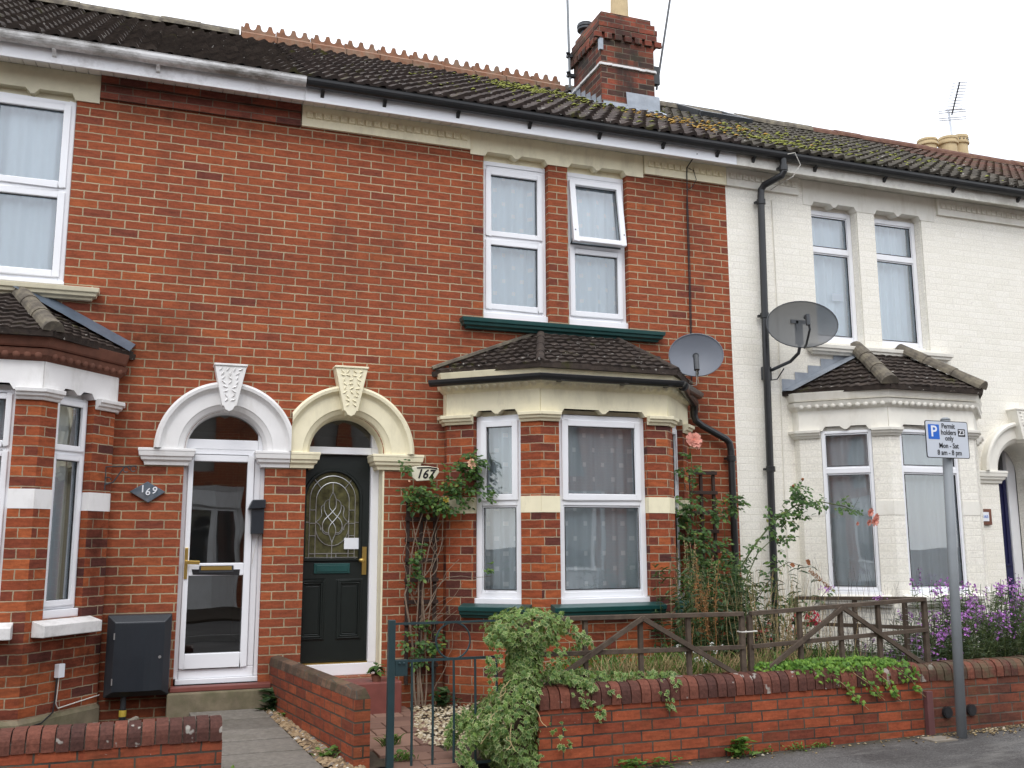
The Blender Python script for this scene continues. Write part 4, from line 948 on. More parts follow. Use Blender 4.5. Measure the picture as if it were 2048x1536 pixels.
for k in range(6):
    x0_, x1_ = a.x+(b.x-a.x)*k/6, a.x+(b.x-a.x)*(k+1)/6; z0_ = a.z+(b.z-a.z)*k/6; z1_ = a.z+(b.z-a.z)*(k+1)/6
    fl.faces([(x0_, -.006-.001*k, z0_), (x1_+.01, -.006-.001*k, z1_), (x1_+.01, -.006-.001*k, z1_+.075), (x0_, -.006-.001*k, z1_+.075)], [(0, 1, 2, 3)])
fl.faces([a+Vector((0, -.01, .03)), b+Vector((0, -.01, .03)), b+Vector((.0, -.13, -.01)), a+Vector((.02, -.15, .01))], [(3, 2, 1, 0)])
fl.build('lead_flashing', M['lead'], ro5)
window(FAC, H5, 7.167, 7.798, 3.84, 5.40, 4.93, 'upvc', d=.17, t=.055, s=.04, cill=.03, cur='net', seed=61, sashes=(False, False), cdepth=.24)
window(FAC, H5, 8.047, 8.728, 3.84, 5.40, 4.93, 'upvc', d=.17, t=.055, s=.04, cill=.03, cur='net', seed=62, sashes=(False, False), cdepth=.24)
l = MB(); l.prism(lintel_poly(7.06, 8.93, 5.405, 5.455, 5.70, [(7.175, 7.79), (8.055, 8.72)]), -.006, .16); l.box(7.168, 7.797, .13, .145, 5.36, 5.456); l.box(8.048, 8.727, .13, .145, 5.36, 5.456); l.build('lintel', M['white_stucco'], H5)
frieze(H5, 6.052, 6.99, M['white_stucco']); frieze(H5, 8.97, 10.6, M['white_stucco'])
sill([(7.10, .03), (7.10, 0), (8.86, 0), (8.86, .03)], 3.685, M['white_stucco'], H5)
arch(H5, 9.92, 2.45, .32, .585, M['white_stucco']); keystone(H5, 9.93, 3.165, 2.77, .265, .12, M['white_stucco'], 4)
impost(H5, 9.30, 9.60, M['white_stucco']); impost(H5, 10.24, 10.56, M['white_stucco'])
M['navy'] = plain('navy_door_paint', (.018, .02, .075), .35, .1, 5.)
DY = .42
d5 = MB(); d5.box(10.12, 10.256, DY-.05, DY+.05, .5, 2.8); d5.box(9.58, 10.12, DY-.05, DY+.05, 2.42, 2.5); df5 = d5.build('door_frame', M['upvc'], H5, bevel=.005)
l5 = MB(); l5.box(9.585, 10.118, DY-.03, DY+.02, .52, 2.418); rect_frame(l5, 9.62, 10.08, 1.35, 2.35, .03, DY-.045, DY-.03); rect_frame(l5, 9.62, 10.08, .62, 1.2, .03, DY-.045, DY-.03); l5.build('front_door', M['navy'], H5, bevel=.004)
g = MB(); g.face([(9.58, DY, 2.5), (10.12, DY, 2.5), (10.12, DY, 2.8), (9.58, DY, 2.8)]); g.build('fanlight', M['glass_dark'], df5)
st = MB(); st.box(9.5, 10.4, -.3, .4, .2, .5); st.build('door_step', M['render'], H5)
g5 = eave(H5, 6.05, EX1, M['black_plastic'], M['fascia_old'], M['fascia_old'], (6.05, EX1), (6.25, 7.05, 8.0, 9.0, 10.0))
r5 = main_roof(H5, 6.05, EX1, M['roof_165'], 51); plain_ridge(H5, r5, 6.05, 9.7, M['ridge_grey'], 6); plain_ridge(H5, r5, 9.7, EX1, M['ridge_red'], 8)
downpipe(H5, [(6.60, -.30, 5.77), (6.60, -.30, 5.62), (6.585, -.285, 5.58), (6.47, -.12, 5.515), (6.45, -.09, 5.47), (6.445, -.085, 5.40), (6.415, -.085, 3.6), (6.385, -.085, 1.4), (6.37, -.085, .3)], .038, M['black_plastic'], [(6.444, -.085, 5.33), (6.42, -.085, 4.05), (6.405, -.085, 2.40), (6.60, -.30, 5.66)])
sk = MB(); sl = Matrix.Translation((7.3, 2.45, roofz(2.45)+.09)) @ Matrix.Rotation(R(31.2), 4, 'X'); sk.M = sl
rect_frame(sk, 0, .85, 0, .95, .07, 0, .001) if False else None
for bx4 in ((0, .85, 0, .08), (0, .85, .9, .98), (0, .08, .08, .9), (.77, .85, .08, .9)): sk.box(bx4[0], bx4[1], bx4[2], bx4[3], -.06, .05)
sko = sk.build('skylight', M['dark_metal'], H5, bevel=.006)
sg = MB(sl); sg.face([(.07, .07, .02), (.78, .07, .02), (.78, .91, .02), (.07, .91, .02)]); sg.face([(.05, .05, -.03), (.8, .05, -.03), (.8, .93, -.03), (.05, .93, -.03)]); sg.build('skylight_glass', M['glass_dark'], sko)
ap = MB(sl); ap.face([(-.08, -.2, -.045), (.93, -.2, -.045), (.93, .0, -.03), (-.08, .0, -.03)]); ap.build('skylight_apron', M['lead'], sko)

q = MB(); q.box(7.55, 7.70, .205, .21, 4.38, 4.47); q.build('card', M['sign_white'], H5)
def moss(parent, regions, mats, seed, name='moss'):
    rr = random.Random(seed); mb = MB()
    for (x, y, rx, ry, n, mi) in regions:
        for _ in range(n):
            px_, py_ = rr.gauss(x, rx), rr.gauss(y, ry)
            if py_ < EY+.03 or py_ > RY-.1: continue
            s_ = rr.uniform(.012, .034); c = Vector((px_, py_, roofz(py_)+.062+rr.uniform(-.02, .02))); pts = [c+Vector((s_*math.cos(k*1.047+rr.random())*rr.uniform(.8, 1.3), s_*math.sin(k*1.047)*rr.uniform(.8, 1.3), 0)) for k in range(6)]+[c+Vector((0, -.006, s_*.7))]
            mb.faces(pts, [(k, (k+1) % 6, 6) for k in range(6)], mi)
    return tag(mb.build(name, mats, parent, smooth=True), kind='stuff')
M['moss_green'] = plain('yellow_green_moss', (.19, .20, .035), .95, .5, 22., .5); M['lichen_orange'] = plain('orange_lichen', (.36, .21, .04), .95, .5, 22., .5)
moss(ro, [(4.55, 2.1, .35, .25, 330, 0), (5.0, 1.6, .25, .35, 90, 0), (5.7, 1.0, .3, .2, 40, 1), (4.0, 1.0, .8, .7, 60, 0), (5.9, .5, .2, .25, 30, 1)], [M['moss_green'], M['lichen_orange']], 31)
moss(r5, [(6.3, .7, .25, .3, 60, 1), (6.9, .2, .3, .2, 120, 0), (7.4, .9, .8, .6, 200, 0), (9., .9, 1., .7, 130, 0), (6.6, 1.3, .4, .5, 36, 1)], [M['moss_green'], M['lichen_orange']], 33)
# ---------------------------------------------------------------- house 163 (only its roof and chimney show)
H3 = thing('terraced_house', 'farthest house at the right, only its reddish tiled roof and chimney pots showing', 'house', (12.9, 0, .2))
w = MB(); wall(w, EX1, 15.2, .05, 5.72, [(11.5, 12.2, 3.83, 5.4), (12.5, 13.2, 3.83, 5.4)], reveal=.2); w.build('wall', M['white_brick'], H3); interior(H3, EX1, 15.2)
window(FAC, H3, 11.502, 12.198, 3.84, 5.40, 4.93, 'upvc', d=.15, cur='net', seed=71, sashes=(False, False)); window(FAC, H3, 12.502, 13.198, 3.84, 5.40, 4.93, 'upvc', d=.15, cur='net', seed=72, sashes=(False, False))
eave(H3, EX1, 15.2, M['black_plastic'], M['fascia_old'], M['fascia_old'], (EX1, 15.2), (11.2, 12.4, 13.6))
r3 = main_roof(H3, EX1, 15.2, M['roof_163'], 31); plain_ridge(H3, r3, EX1, 15.2, M['ridge_red'], 12)
c3 = MB(); c3.box(12.75, 13.75, 3.75, 4.45, 6.8, 8.24); c3.box(12.70, 13.80, 3.70, 4.50, 8.12, 8.2); c3o = c3.build('chimney_stack', M['chimney_brick'], H3)
def pot(x, y, z, h, r, crown=False):
    p = MB(); pr = [(r*.98, 0), (r*.94, h*.55), (r*.92, h*.72), (r*1.1, h*.74), (r*1.12, h*.79), (r*1.0, h*.80), (r*.98, h*.9), (r*1.06, h*.92), (r*1.04, h), (r*.8, h), (r*.75, h-.06)]
    p.lathe((x, y, z), pr, 22); o = p.build('chimney_pot', M['pot_clay'], c3o, merge=True)
    if crown:
        q = MB(); 
        for k in range(14): a = 2*math.pi*k/14; q.lathe((x+r*1.0*math.cos(a), y+r*1.0*math.sin(a), z+h*.84), [(.012, 0), (.012, .02)], 6)
        q.build('vent_holes', M['dark_metal'], o)
pot(12.93, 4.08, 8.24, .45, .165); pot(13.30, 3.98, 8.24, .50, .155); pot(13.63, 4.05, 8.24, .60, .155, True)

# ================================================================== setting
def pz(x): return .11+.018*(min(max(x, -6.), 14.)-4.1)
def struct(mb, name, mat, kind='structure', **k): return tag(mb.build(name, mat, None, **k), kind=kind)
xs = [-60, -6, -3, 0, 2, 4, 6, 8, 10, 14, 60]
def strip(mb, y0, y1, dz0, dz1):
    for a, b in zip(xs, xs[1:]): mb.face([(a, y0, pz(a)+dz0), (b, y0, pz(b)+dz0), (b, y1, pz(b)+dz1), (a, y1, pz(a)+dz1)])
g = MB(); g.face([(-250, -250, -.45), (250, -250, -.45), (250, 250, -.45), (-250, 250, -.45)]); struct(g, 'ground', M['soil'])
g = MB(); strip(g, -4.35, -2.0, -.03, .0); struct(g, 'pavement', M['asphalt'])
g = MB(); strip(g, -10.0, -4.47, -.14, -.14); struct(g, 'road', M['asphalt'])
M['kerb'] = plain('kerb_stone', (.26, .25, .235), .8, .15, 8., .3)
def kerb(y0, y1, name='kerb'):
    g = MB()
    for a, b in zip(xs, xs[1:]):
        g.faces([(a,y0,pz(a)-.025),(b,y0,pz(b)-.025),(b,y1,pz(b)-.025),(a,y1,pz(a)-.025),(a,y0,pz(a)-.3),(b,y0,pz(b)-.3),(b,y1,pz(b)-.3),(a,y1,pz(a)-.3)], [(0,1,2,3),(4,5,1,0),(6,7,3,2)])
    struct(g, name, M['kerb'])
kerb(-4.47, -4.35); kerb(-10.12, -10.0)
g = MB(); strip(g, -12.4, -10.12, .0, -.02); struct(g, 'pavement', M['asphalt'])
g = MB(); g.box(-40, 60, -60, -12.4, -.3, .1); struct(g, 'front_gardens', M['soil'])

def bumpy(mb, x0, x1, y0, y1, zf, nx, ny, amp, seed):
    pts = []
    for j in range(ny+1):
        for i in range(nx+1):
            x = x0+(x1-x0)*i/nx; y = y0+(y1-y0)*j/ny; pts.append((x, y, zf(x, y)+amp*noise.noise((x*3+seed, y*3, seed))))
    mb.faces(pts, [(j*(nx+1)+i, j*(nx+1)+i+1, (j+1)*(nx+1)+i+1, (j+1)*(nx+1)+i) for j in range(ny) for i in range(nx)])
def gz(x, y):       # front garden level: lower by the doors, banked up behind the right-hand wall
    return .20+.03*(y+2.2)/2.2+.34*min(max((x-3.05)/.6, 0), 1)
g = MB(); bumpy(g, -3.2, 12.5, -2.12, .12, lambda x, y: gz(x, y)-.012, 90, 16, .03, 3); struct(g, 'garden_soil', M['soil'], smooth=True)
# slab path to the left door
g = MB(); rnd = random.Random(4)
n_ = 6
for i in range(n_):
    def pt(t, side):
        y = -.155-2.15*t; return (.715+.155*t, y) if side == 0 else (1.285+.225*t, y)
    t0, t1 = i/n_+.0065, (i+1)/n_-.0065; z0_, z1_ = .315-.10*t0, .315-.10*t1; dz = rnd.uniform(-.004, .004)
    a, b, c, d = pt(t1, 0), pt(t1, 1), pt(t0, 1), pt(t0, 0)
    g.faces([(a[0],a[1],z1_+dz),(b[0],b[1],z1_+dz),(c[0],c[1],z0_+dz),(d[0],d[1],z0_+dz),(a[0],a[1],z1_-.09),(b[0],b[1],z1_-.09),(c[0],c[1],z0_-.09),(d[0],d[1],z0_-.09)], [(0,1,2,3),(4,5,1,0),(5,6,2,1),(7,4,0,3)])
struct(g, 'slab_path', M['slab'], bevel=.006)
def stones(name, mat, n, region, size, seed, zf):
    rnd = random.Random(seed); mb = MB()
    for _ in range(n):
        x, y = region(rnd); s = rnd.uniform(*size); z = zf(x, y)+s*.25; a = rnd.uniform(0, 6.28); pts = []
        for k in range(6):
            t = a+k*1.047; q = s*rnd.uniform(.7, 1.15); pts.append((x+q*math.cos(t), y+q*math.sin(t)*.75, z+rnd.uniform(-.2, .2)*s))
        pts += [(x+rnd.uniform(-.2, .2)*s, y, z+s*rnd.uniform(.4, .7)), (x, y, z-s*.5)]
        mb.faces(pts, [(k, (k+1) % 6, 6) for k in range(6)]+[((k+1) % 6, k, 7) for k in range(6)])
    return struct(mb, name, mat, 'stuff', smooth=False)
def reg_gravel(r):
    t = r.random(); y = -.02-2.15*t; return (r.uniform(1.29+.225*t, 1.455+.30*t), y)
stones('gravel', M['pebble'], 1500, reg_gravel, (.012, .03), 21, lambda x, y: .30-.045*(-y))
def reg_chip(r):
    while True:
        x, y = r.uniform(2.3, 3.5), r.uniform(-1.7, -.08)
        if x > 2.62+.25*y and not (x > 2.86 and y > -.69+(3.57-x)*.88): return x, y
stones('chippings', M['chipping'], 1500, reg_chip, (.010, .022), 22, lambda x, y: gz(x, y)+.012)
g = MB(); rnd = random.Random(9)
for i in range(-1, 5):
    for j in range(10):
        w_, h_ = .235, .225; x0_ = 1.66+i*w_+(.11 if j % 2 else 0)+.02*j*.3; y0_ = -2.28+j*h_; z = gz(1.9, y0_)+.012+rnd.uniform(-.006, .006)
        if x0_+w_ > 2.72-.02*(9-j): continue
        if x0_ < 1.60+.13*(-y0_)/1.0-.05: continue
        g.box(x0_+.004, x0_+w_-.004, y0_+.004, y0_+h_-.004, z-.05, z)
struct(g, 'paver_path', M['paver'], bevel=.006)

def reg_lit(r):
    return (r.gauss(6.9, .5), -2.34-abs(r.gauss(0, .10))) if r.random() < .75 else (r.uniform(3., 7.5), -2.33-abs(r.gauss(0, .06)))
M['litter'] = stone_mat('leaf_litter', [(0., (.06, .045, .03)), (.5, (.17, .12, .06)), (.85, (.30, .22, .11)), (1., (.42, .38, .3))])
stones('leaf_litter', M['litter'], 420, reg_lit, (.005, .016), 27, lambda x, y: pz(x)-.002)
# ================================================================== garden walls
def coping_row(mb, x0, x1, yf, yb, z, h, seed, slope=0., w=.0765):
    rnd = random.Random(seed); n = int((x1-x0)/w); yc = (yf+yb)/2; hw = (yb-yf)/2+.012
    prof = [(-hw, 0), (-hw, h*.42)]+[(-hw+.0+hw*.62*(1-math.cos(t)), h*.42+h*.58*math.sin(t)) for t in (.35, .75, 1.15, 1.57)]
    prof += [(-a, b) for a, b in prof[::-1]]
    for i in range(n):
        a = x0+(x1-x0)*i/n+.0042; b = x0+(x1-x0)*(i+1)/n-.0042; dz = rnd.uniform(-.003, .003); dy = rnd.uniform(-.004, .004); k = len(prof)
        zc = z+slope*((a+b)/2-x0)
        pts = [(x, yc+p+dy, zc+q+dz) for x in (a, b) for p, q in prof]
        mb.faces(pts, [(j, k+j, k+j+1, j+1) for j in range(k-1)]+[tuple(range(k)), tuple(range(2*k-1, k-1, -1))])
def front_wall(name, label, x0, x1, yf, yb, zt, h, mat, cmat, seed, slope=0.):
    t = thing(name, label, 'garden wall', ((x0+x1)/2, yf, pz((x0+x1)/2)))
    m = MB(); z1 = zt+slope*(x1-x0)
    m.faces([(x0,yf,-.25),(x1,yf,-.25),(x1,yb,-.25),(x0,yb,-.25),(x0,yf,zt),(x1,yf,z1),(x1,yb,z1),(x0,yb,zt)], [(0,1,5,4),(1,2,6,5),(2,3,7,6),(3,0,4,7),(4,5,6,7)])
    wl = m.build('brickwork', mat, t)
    c = MB(); coping_row(c, x0, x1, yf, yb, zt, h, seed, slope); c.build('coping', cmat, t, bevel=0, smooth=False)
    c = MB(); c.faces([(x0+.01,yf+.004,zt-.001),(x1-.01,yf+.004,z1-.001),(x1-.01,yf+.004,z1+h*.4),(x0+.01,yf+.004,zt+h*.4),(x0+.01,(yf+yb)/2,zt+h*.93),(x1-.01,(yf+yb)/2,z1+h*.93),(x0+.01,yb-.004,zt+h*.4),(x1-.01,yb-.004,z1+h*.4)], [(0,1,2,3),(3,2,5,4),(4,5,7,6)]); c.build('coping_mortar', M['mortar'], t)
    return t
W7 = front_wall('garden_wall', 'low brick front wall with rounded brick coping, ivy hanging over it and a fence behind', 2.90, 6.17, -2.30, -2.08, .525, .145, M['wall_brick'], M['coping'], 3, .006)
M['wall_brick_old'] = brick_mat('garden_wall_brick_old', [(0., (.12, .045, .03)), (.4, (.19, .058, .033)), (1., (.27, .075, .04))], (.035, .03, .025), stain=.7, rh=.075, bw=.228, ms=.0068, mortar_var=(.17, .14, .11), green=.45, speck=.1, offset=.42)
W5 = front_wall('garden_wall', 'browner low brick front wall behind the sign post, below the purple flowers', 6.17, 12.5, -2.30, -2.08, .545, .13, M['wall_brick_old'], M['coping_moss'], 5, .004)
for i, (x, z) in enumerate(((6.40, .30), (6.645, .305))):
    m = MB(); m.tube([(x, -2.325, z), (x, -2.2, z)], .045, 14); m.tube([(x, -2.328, z), (x, -2.3245, z)], .036, 14, 1); m.build('drain_pipe', [M['black_plastic'], M['cable']], W5)
W9 = front_wall('garden_wall', 'low brick front wall with dark rounded coping in front of the black meter cabinet', -3.1, .835, -2.30, -2.08, .475, .125, M['wall_brick'], M['coping'], 7, 0.)
dv = thing('garden_wall', 'low side wall of smooth red brick dividing the slab path from the green gate', 'garden wall', (1.7, -1.1, .2))
F = frame((1.462, .0, 0), Vector((.325, -2.09, 0))); L = 2.115
m = MB(F); m.box(0, L, -.11, 0, -.2, .635); m.build('brickwork', M['wall_brick'], dv)
M['moss_cap'] = brick_mat('mossy_top_course', [(0., (.08, .05, .035)), (1., (.17, .10, .065))], (.09, .08, .065), rh=.3, bw=.105, ms=.006, stain=.6, green=.5, soot=(.05, .045, .035))
m = MB(F); m.faces([(-.02,-.112,.636),(L,-.112,.636),(L,.002,.636),(-.02,.002,.636),(-.02,-.10,.70),(L-.02,-.10,.69),(L-.02,-.03,.705),(-.02,-.03,.715)], [(0,1,5,4),(1,2,6,5),(2,3,7,6),(3,0,4,7),(4,5,6,7)]); m.build('mortar_capping', M['moss_cap'], dv, bevel=.008)

# ================================================================== gate, fence, sign
gt = thing('garden_gate', 'dark green metal garden gate with a ring and thin upright bars beside the ivy', 'gate', (2.27, -2.2, .1))
m = MB(); m.box(1.872, 1.918, -2.225, -2.18, .0, 1.147); m.build('gate_post', M['green_metal'], gt, bevel=.003)
for z, r in ((1.12, .007), (.878, .009), (.20, .009)):
    m = MB(); m.box(1.918, 2.68, -2.206, -2.194, z-r, z+r); m.build('gate_rail', M['green_metal'], gt)
for x in (2.041, 2.184, 2.33, 2.482, 2.636):
    m = MB(); m.tube([(x-.004, -2.2, .878), (x, -2.2, .55), (x, -2.2, .12)], .0085, 8); m.build('gate_bar', M['green_metal'], gt)
m = MB(); m.tube([(2.322+.12*math.cos(2*math.pi*i/40), -2.2, .998+.12*math.sin(2*math.pi*i/40)) for i in range(41)], .006, 6, cap=False); m.build('gate_ring', M['green_metal'], gt)
m = MB(); m.box(1.919, 2.002, -2.225, -2.18, .785, .89); m.tube([(1.945, -2.226, .868), (1.945, -2.24, .868)], .008, 8); m.tube([(1.975, -2.226, .868), (1.975, -2.24, .868)], .008, 8); m.build('latch_box', M['green_metal'], gt, bevel=.003)

def fence_panel(label, a, b, zt, zm, zb, posts, center, rails=True, group='brown rail fence panels'):
    """a, b ground points; zt/zm heights at both ends; posts as fractions; center = king post of the braces"""
    a, b = Vector((a[0], a[1], 0)), Vector((b[0], b[1], 0)); L = (b-a).length
    P = lambda t, z0_, z1_=None: a+(b-a)*t+Vector((0, 0, z0_+((z1_ if z1_ is not None else z0_)-z0_)*t))
    t_ = thing('fence_panel', label, 'fence', tuple(P(.5, zb)), group)
    m = MB(); m.bar(P(-.0, zt[0]), P(1, zt[0], zt[0]) if False else a+(b-a)+Vector((0, 0, zt[1])), .045, .032); m.build('top_rail', M['fence_wood'], t_, bevel=.003)
    m = MB(); m.bar(a+Vector((0, 0, zm[0])), b+Vector((0, 0, zm[1])), .026, .032); m.build('middle_rail', M['fence_wood'], t_, bevel=.003)
    for k, f in enumerate(posts):
        c = a+(b-a)*f; zz = zt[0]+(zt[1]-zt[0])*f; m = MB(); m.bar(c+Vector((0, .016, zb)), c+Vector((0, .016, zz-.017)), .04 if f in (0, 1) else .034, .034, upv=(0, 1, 0)); m.build('post', M['fence_wood'], t_, bevel=.003)
    if center is not None:
        c = a+(b-a)*center; zz = zt[0]+(zt[1]-zt[0])*center-.01; off = Vector((0, -.022, 0))
        for f in center_ends(center):
            e = a+(b-a)*f; m = MB(); m.bar(c+off+Vector((0, 0, zz)), e+off+Vector((0, 0, zb+.04)), .026, .036); m.build('brace', M['fence_wood'], t_, bevel=.003)
    return t_
def center_ends(c): return (0.02, .98)
f1 = fence_panel('brown rail fence panel nearest the variegated ivy, with an inverted V brace', (2.93, -2.17), (4.63, -2.17), (1.118, 1.108), (.875, .862), .60, (0, .23, .49, .725, 1), .49)
f2 = fence_panel('brown rail fence panel ending at the purple flowers, with an inverted V brace', (4.70, -2.17), (6.36, -2.20), (1.108, 1.18), (.862, .935), .60, (0, .27, .50, .72, 1), .50)
f3 = fence_panel('side fence panel running back toward the white house behind the front fence', (6.36, -2.17), (6.05, -.90), (1.18, 1.13), (.945, .90), .55, (.12, .5, 1), None)
net = MB()
for i in range(27):
    t = i/26; p = Vector((6.345-.30*t, -2.15+1.24*t, 0)); net.tube([p+Vector((0, 0, .66)), p+Vector((0, 0, 1.14))], .0018, 4, cap=False)
for j in range(11):
    z = .66+.048*j; net.tube([(6.345, -2.15, z), (6.045, -.91, z)], .0018, 4, cap=False)
net.build('wire_netting', M['chrome'], f3)
tie = MB(); tie.tube([(4.60, -2.20, .975), (4.60, -2.135, .975), (4.73, -2.135, .978), (4.73, -2.205, .978), (4.60, -2.20, .975)], .005, 5); tag(tie.build('cable_tie', M['white_cable']), 'white tie binding the two front fence panels together', 'cable tie')

sp = thing('parking_sign', 'grey post carrying a white permit holders parking sign', 'sign', (6.35, -2.5, .13))
m = MB(); m.tube([(6.346, -2.5, .05), (6.425, -2.5, 2.63)], .0385, 20); m.lathe((6.425, -2.5, 2.625), [(.0395, 0), (.038, .012), (.02, .024)], 20); po = m.build('sign_post', M['pole'], sp, smooth=True)
m = MB()
def rrect(x0, x1, z0, z1, r, n=5):
    P = []
    for cx, cz, a0 in ((x1-r, z0+r, -90), (x1-r, z1-r, 0), (x0+r, z1-r, 90), (x0+r, z0+r, 180)):
        P += [(cx+r*math.cos(R(a0+90*i/n)), cz+r*math.sin(R(a0+90*i/n))) for i in range(n+1)]
    return P
SX0, SX1, SZ0, SZ1, SY = 6.148, 6.588, 2.308, 2.610, -2.565
m.prism(rrect(SX0, SX1, SZ0, SZ1, .018), SY, SY+.004); pl_ = m.build('sign_plate', M['sign_black'], sp)
m = MB(); m.prism(rrect(SX0+.007, SX1-.007, SZ0+.006, SZ1-.006, .014), SY-.0012, SY+.001); m.build('sign_face', M['sign_face'], pl_)
for z in (2.36, 2.56): m = MB(); m.box(6.40, 6.44, SY+.004, -2.53, z-.012, z+.012); m.build('sign_clip', M['chrome'], pl_)
def sx_(px): return SX0+(px-1413)/287*(SX1-SX0)
def sz_(py, px): return SZ1-(py-770-(px-1413)*.035)/243*(SZ1-SZ0)
def sbox(x0, x1, z0, z1, y, mat, name):
    m = MB(); m.prism(rrect(x0, x1, z0, z1, .004), y-.001, y+.0008); return m.build(name, mat, pl_)
sbox(sx_(1431), sx_(1505), sz_(893, 1468), sz_(797, 1468), SY-.0016, M['sign_blue'], 'parking_symbol')
text_mesh('P', .125, wallM(sx_(1468), SY-.0032, sz_(845, 1468)), 'letter', M['sign_white'], pl_, .0005, sx=1.05, bold=.002)
sbox(sx_(1630), sx_(1678), sz_(877, 1654), sz_(828, 1654), SY-.0016, M['sign_black'], 'zone_symbol')
text_mesh('Z3', .055, wallM(sx_(1654), SY-.0032, sz_(853, 1654)), 'zone_letters', M['sign_white'], pl_, .0005, sx=1.0, bold=.001)
for s_, px_, py_ in (('Permit', 1566, 810), ('holders', 1566, 851), ('only', 1568, 889), ('Mon - Sat', 1562, 938), ('8 am - 8 pm', 1564, 983)):
    text_mesh(s_, .058, wallM(sx_(px_), SY-.0030, sz_(py_, px_)), 'lettering', M['sign_black'], pl_, .0005, sx=.88, bold=.0007)

m = MB(); m.box(6.178, 6.238, -2.345, -2.303, .10, .475); tag(m.build('marker_post', M['maroon'], bevel=.004), 'narrow maroon post standing against the front wall', 'post')
m = MB(); m.box(6.03, 6.25, -2.56, -2.40, pz(6.1)-.02, pz(6.1)+.004); tag(m.build('drain_cover', M['timber']), 'small flat grey cover set in the pavement', 'drain cover')

# ================================================================== things on the house fronts
def dish(name, label, c, nrm, w, h, mat, rim_mat, group):
    c = Vector(c); nrm = Vector(nrm).normalized(); sd2 = Vector((0, 0, 1)).cross(nrm).normalized(); u2 = nrm.cross(sd2)
    t = thing(name, label, 'satellite dish', tuple(c), group)
    m = MB(); k, nr = 36, 6; pts = [c-nrm*.055]
    for i in range(1, nr+1):
        f = i/nr; pts += [c+sd2*(w/2*f*math.cos(2*math.pi*j/k))+u2*(h/2*f*math.sin(2*math.pi*j/k))-nrm*(.055*(1-f*f)) for j in range(k)]
    idx = [(0, 1+j, 1+(j+1) % k) for j in range(k)]+[(1+i*k+j, 1+(i+1)*k+j, 1+(i+1)*k+(j+1) % k, 1+i*k+(j+1) % k) for i in range(nr-1) for j in range(k)]
    m.faces(pts, idx); m.build('reflector', mat, t, smooth=True)
    m = MB(); m.tube([c+sd2*(w/2*math.cos(2*math.pi*j/k))+u2*(h/2*math.sin(2*math.pi*j/k)) for j in range(k+1)], .006, 6, cap=False); m.build('rim', rim_mat, t)
    return t, c, nrm, sd2, u2
t, c, nr_, s2, u2 = dish('satellite_dish', 'solid grey satellite dish on the red brick wall', (5.37, -.40, 3.495), (-.42, -.88, .12), .535, .445, M['dish_grey'], M['dish_grey'], 'satellite dishes')
m = MB(); b0 = c-u2*.215+nr_*.0; b1 = c-u2*.15+nr_*.30-s2*.03
m.tube([c-u2*.12-nr_*.06, b0+nr_*.02, b0+nr_*.08, b1-u2*.03], .011, 8); m.build('arm', M['dark_metal'], t)
m = MB(); m.tube([b1-u2*.10-nr_*.0, b1+u2*.055-nr_*.03], .027, 12); m.tube([b1+u2*.05-nr_*.02, b1+u2*.065-nr_*.07], .03, 12); m.build('receiver', M['dark_metal'], t, merge=True)
m = MB(); m.tube([c-nr_*.06, c-nr_*.14, (5.30, -.06, 3.45)], .022, 10); m.box(5.06, 5.14, -.09, -.0, 3.38, 3.52); m.box(5.10, 5.36, -.06, -.02, 3.42, 3.47); m.tube([(5.32, -.05, 3.44), (5.33, -.06, 3.22)], .015, 8); m.build('wall_bracket', M['dark_metal'], t)
m = MB(); m.tube([b1-u2*.1, b1-u2*.22-nr_*.1, (5.30, -.12, 3.2), (5.33, -.07, 3.05)], .004, 5); m.build('lead_cable', M['white_cable'], t)
t, c, nr_, s2, u2 = dish('satellite_dish', 'large see-through mesh satellite dish beside the white house window', (6.607, -.47, 3.885), (-.34, -.93, .06), .745, .50, M['dish_mesh'], M['dark_metal'], 'satellite dishes')
m = MB(); b1 = c-u2*.04+nr_*.26-s2*.02; m.tube([c-u2*.26+nr_*.02-s2*.1*0, c-u2*.24+nr_*.09, c-u2*.12+nr_*.24, b1], .012, 8); m.build('arm', M['dark_metal'], t)
m = MB(); m.tube([b1-u2*.045, b1+u2*.06], .024, 12); m.tube([b1+u2*.05, b1+u2*.055-nr_*.06], .026, 10); m.build('receiver', M['dark_metal'], t, merge=True)
m = MB(); m.box(c.x-.09, c.x+.09, c.y+.06, c.y+.075, c.z+.02, c.z+.06); m.box(c.x-.03, c.x+.05, c.y+.06, c.y+.09, c.z-.2, c.z+.05); m.build('back_plate', M['dark_metal'], t)
m = MB(); m.tube([c+Vector((0, .10, -.05)), c+Vector((.03, .10, -.22)), (6.625, -.36, 3.60), (6.60, -.25, 3.53), (6.50, -.10, 3.47), (6.47, -.02, 3.45)], .018, 10); m.box(6.40, 6.50, -.05, .0, 3.36, 3.50); m.build('wall_bracket', M['dark_metal'], t)
m = MB(); m.tube([(6.55, -.2, 3.46), (6.53, -.1, 3.36), (6.40, -.05, 3.34), (6.0+.44, -.03, 3.35), (6.43, -.03, 3.35)], .007, 6); m.build('lead_cable', M['cable'], t)

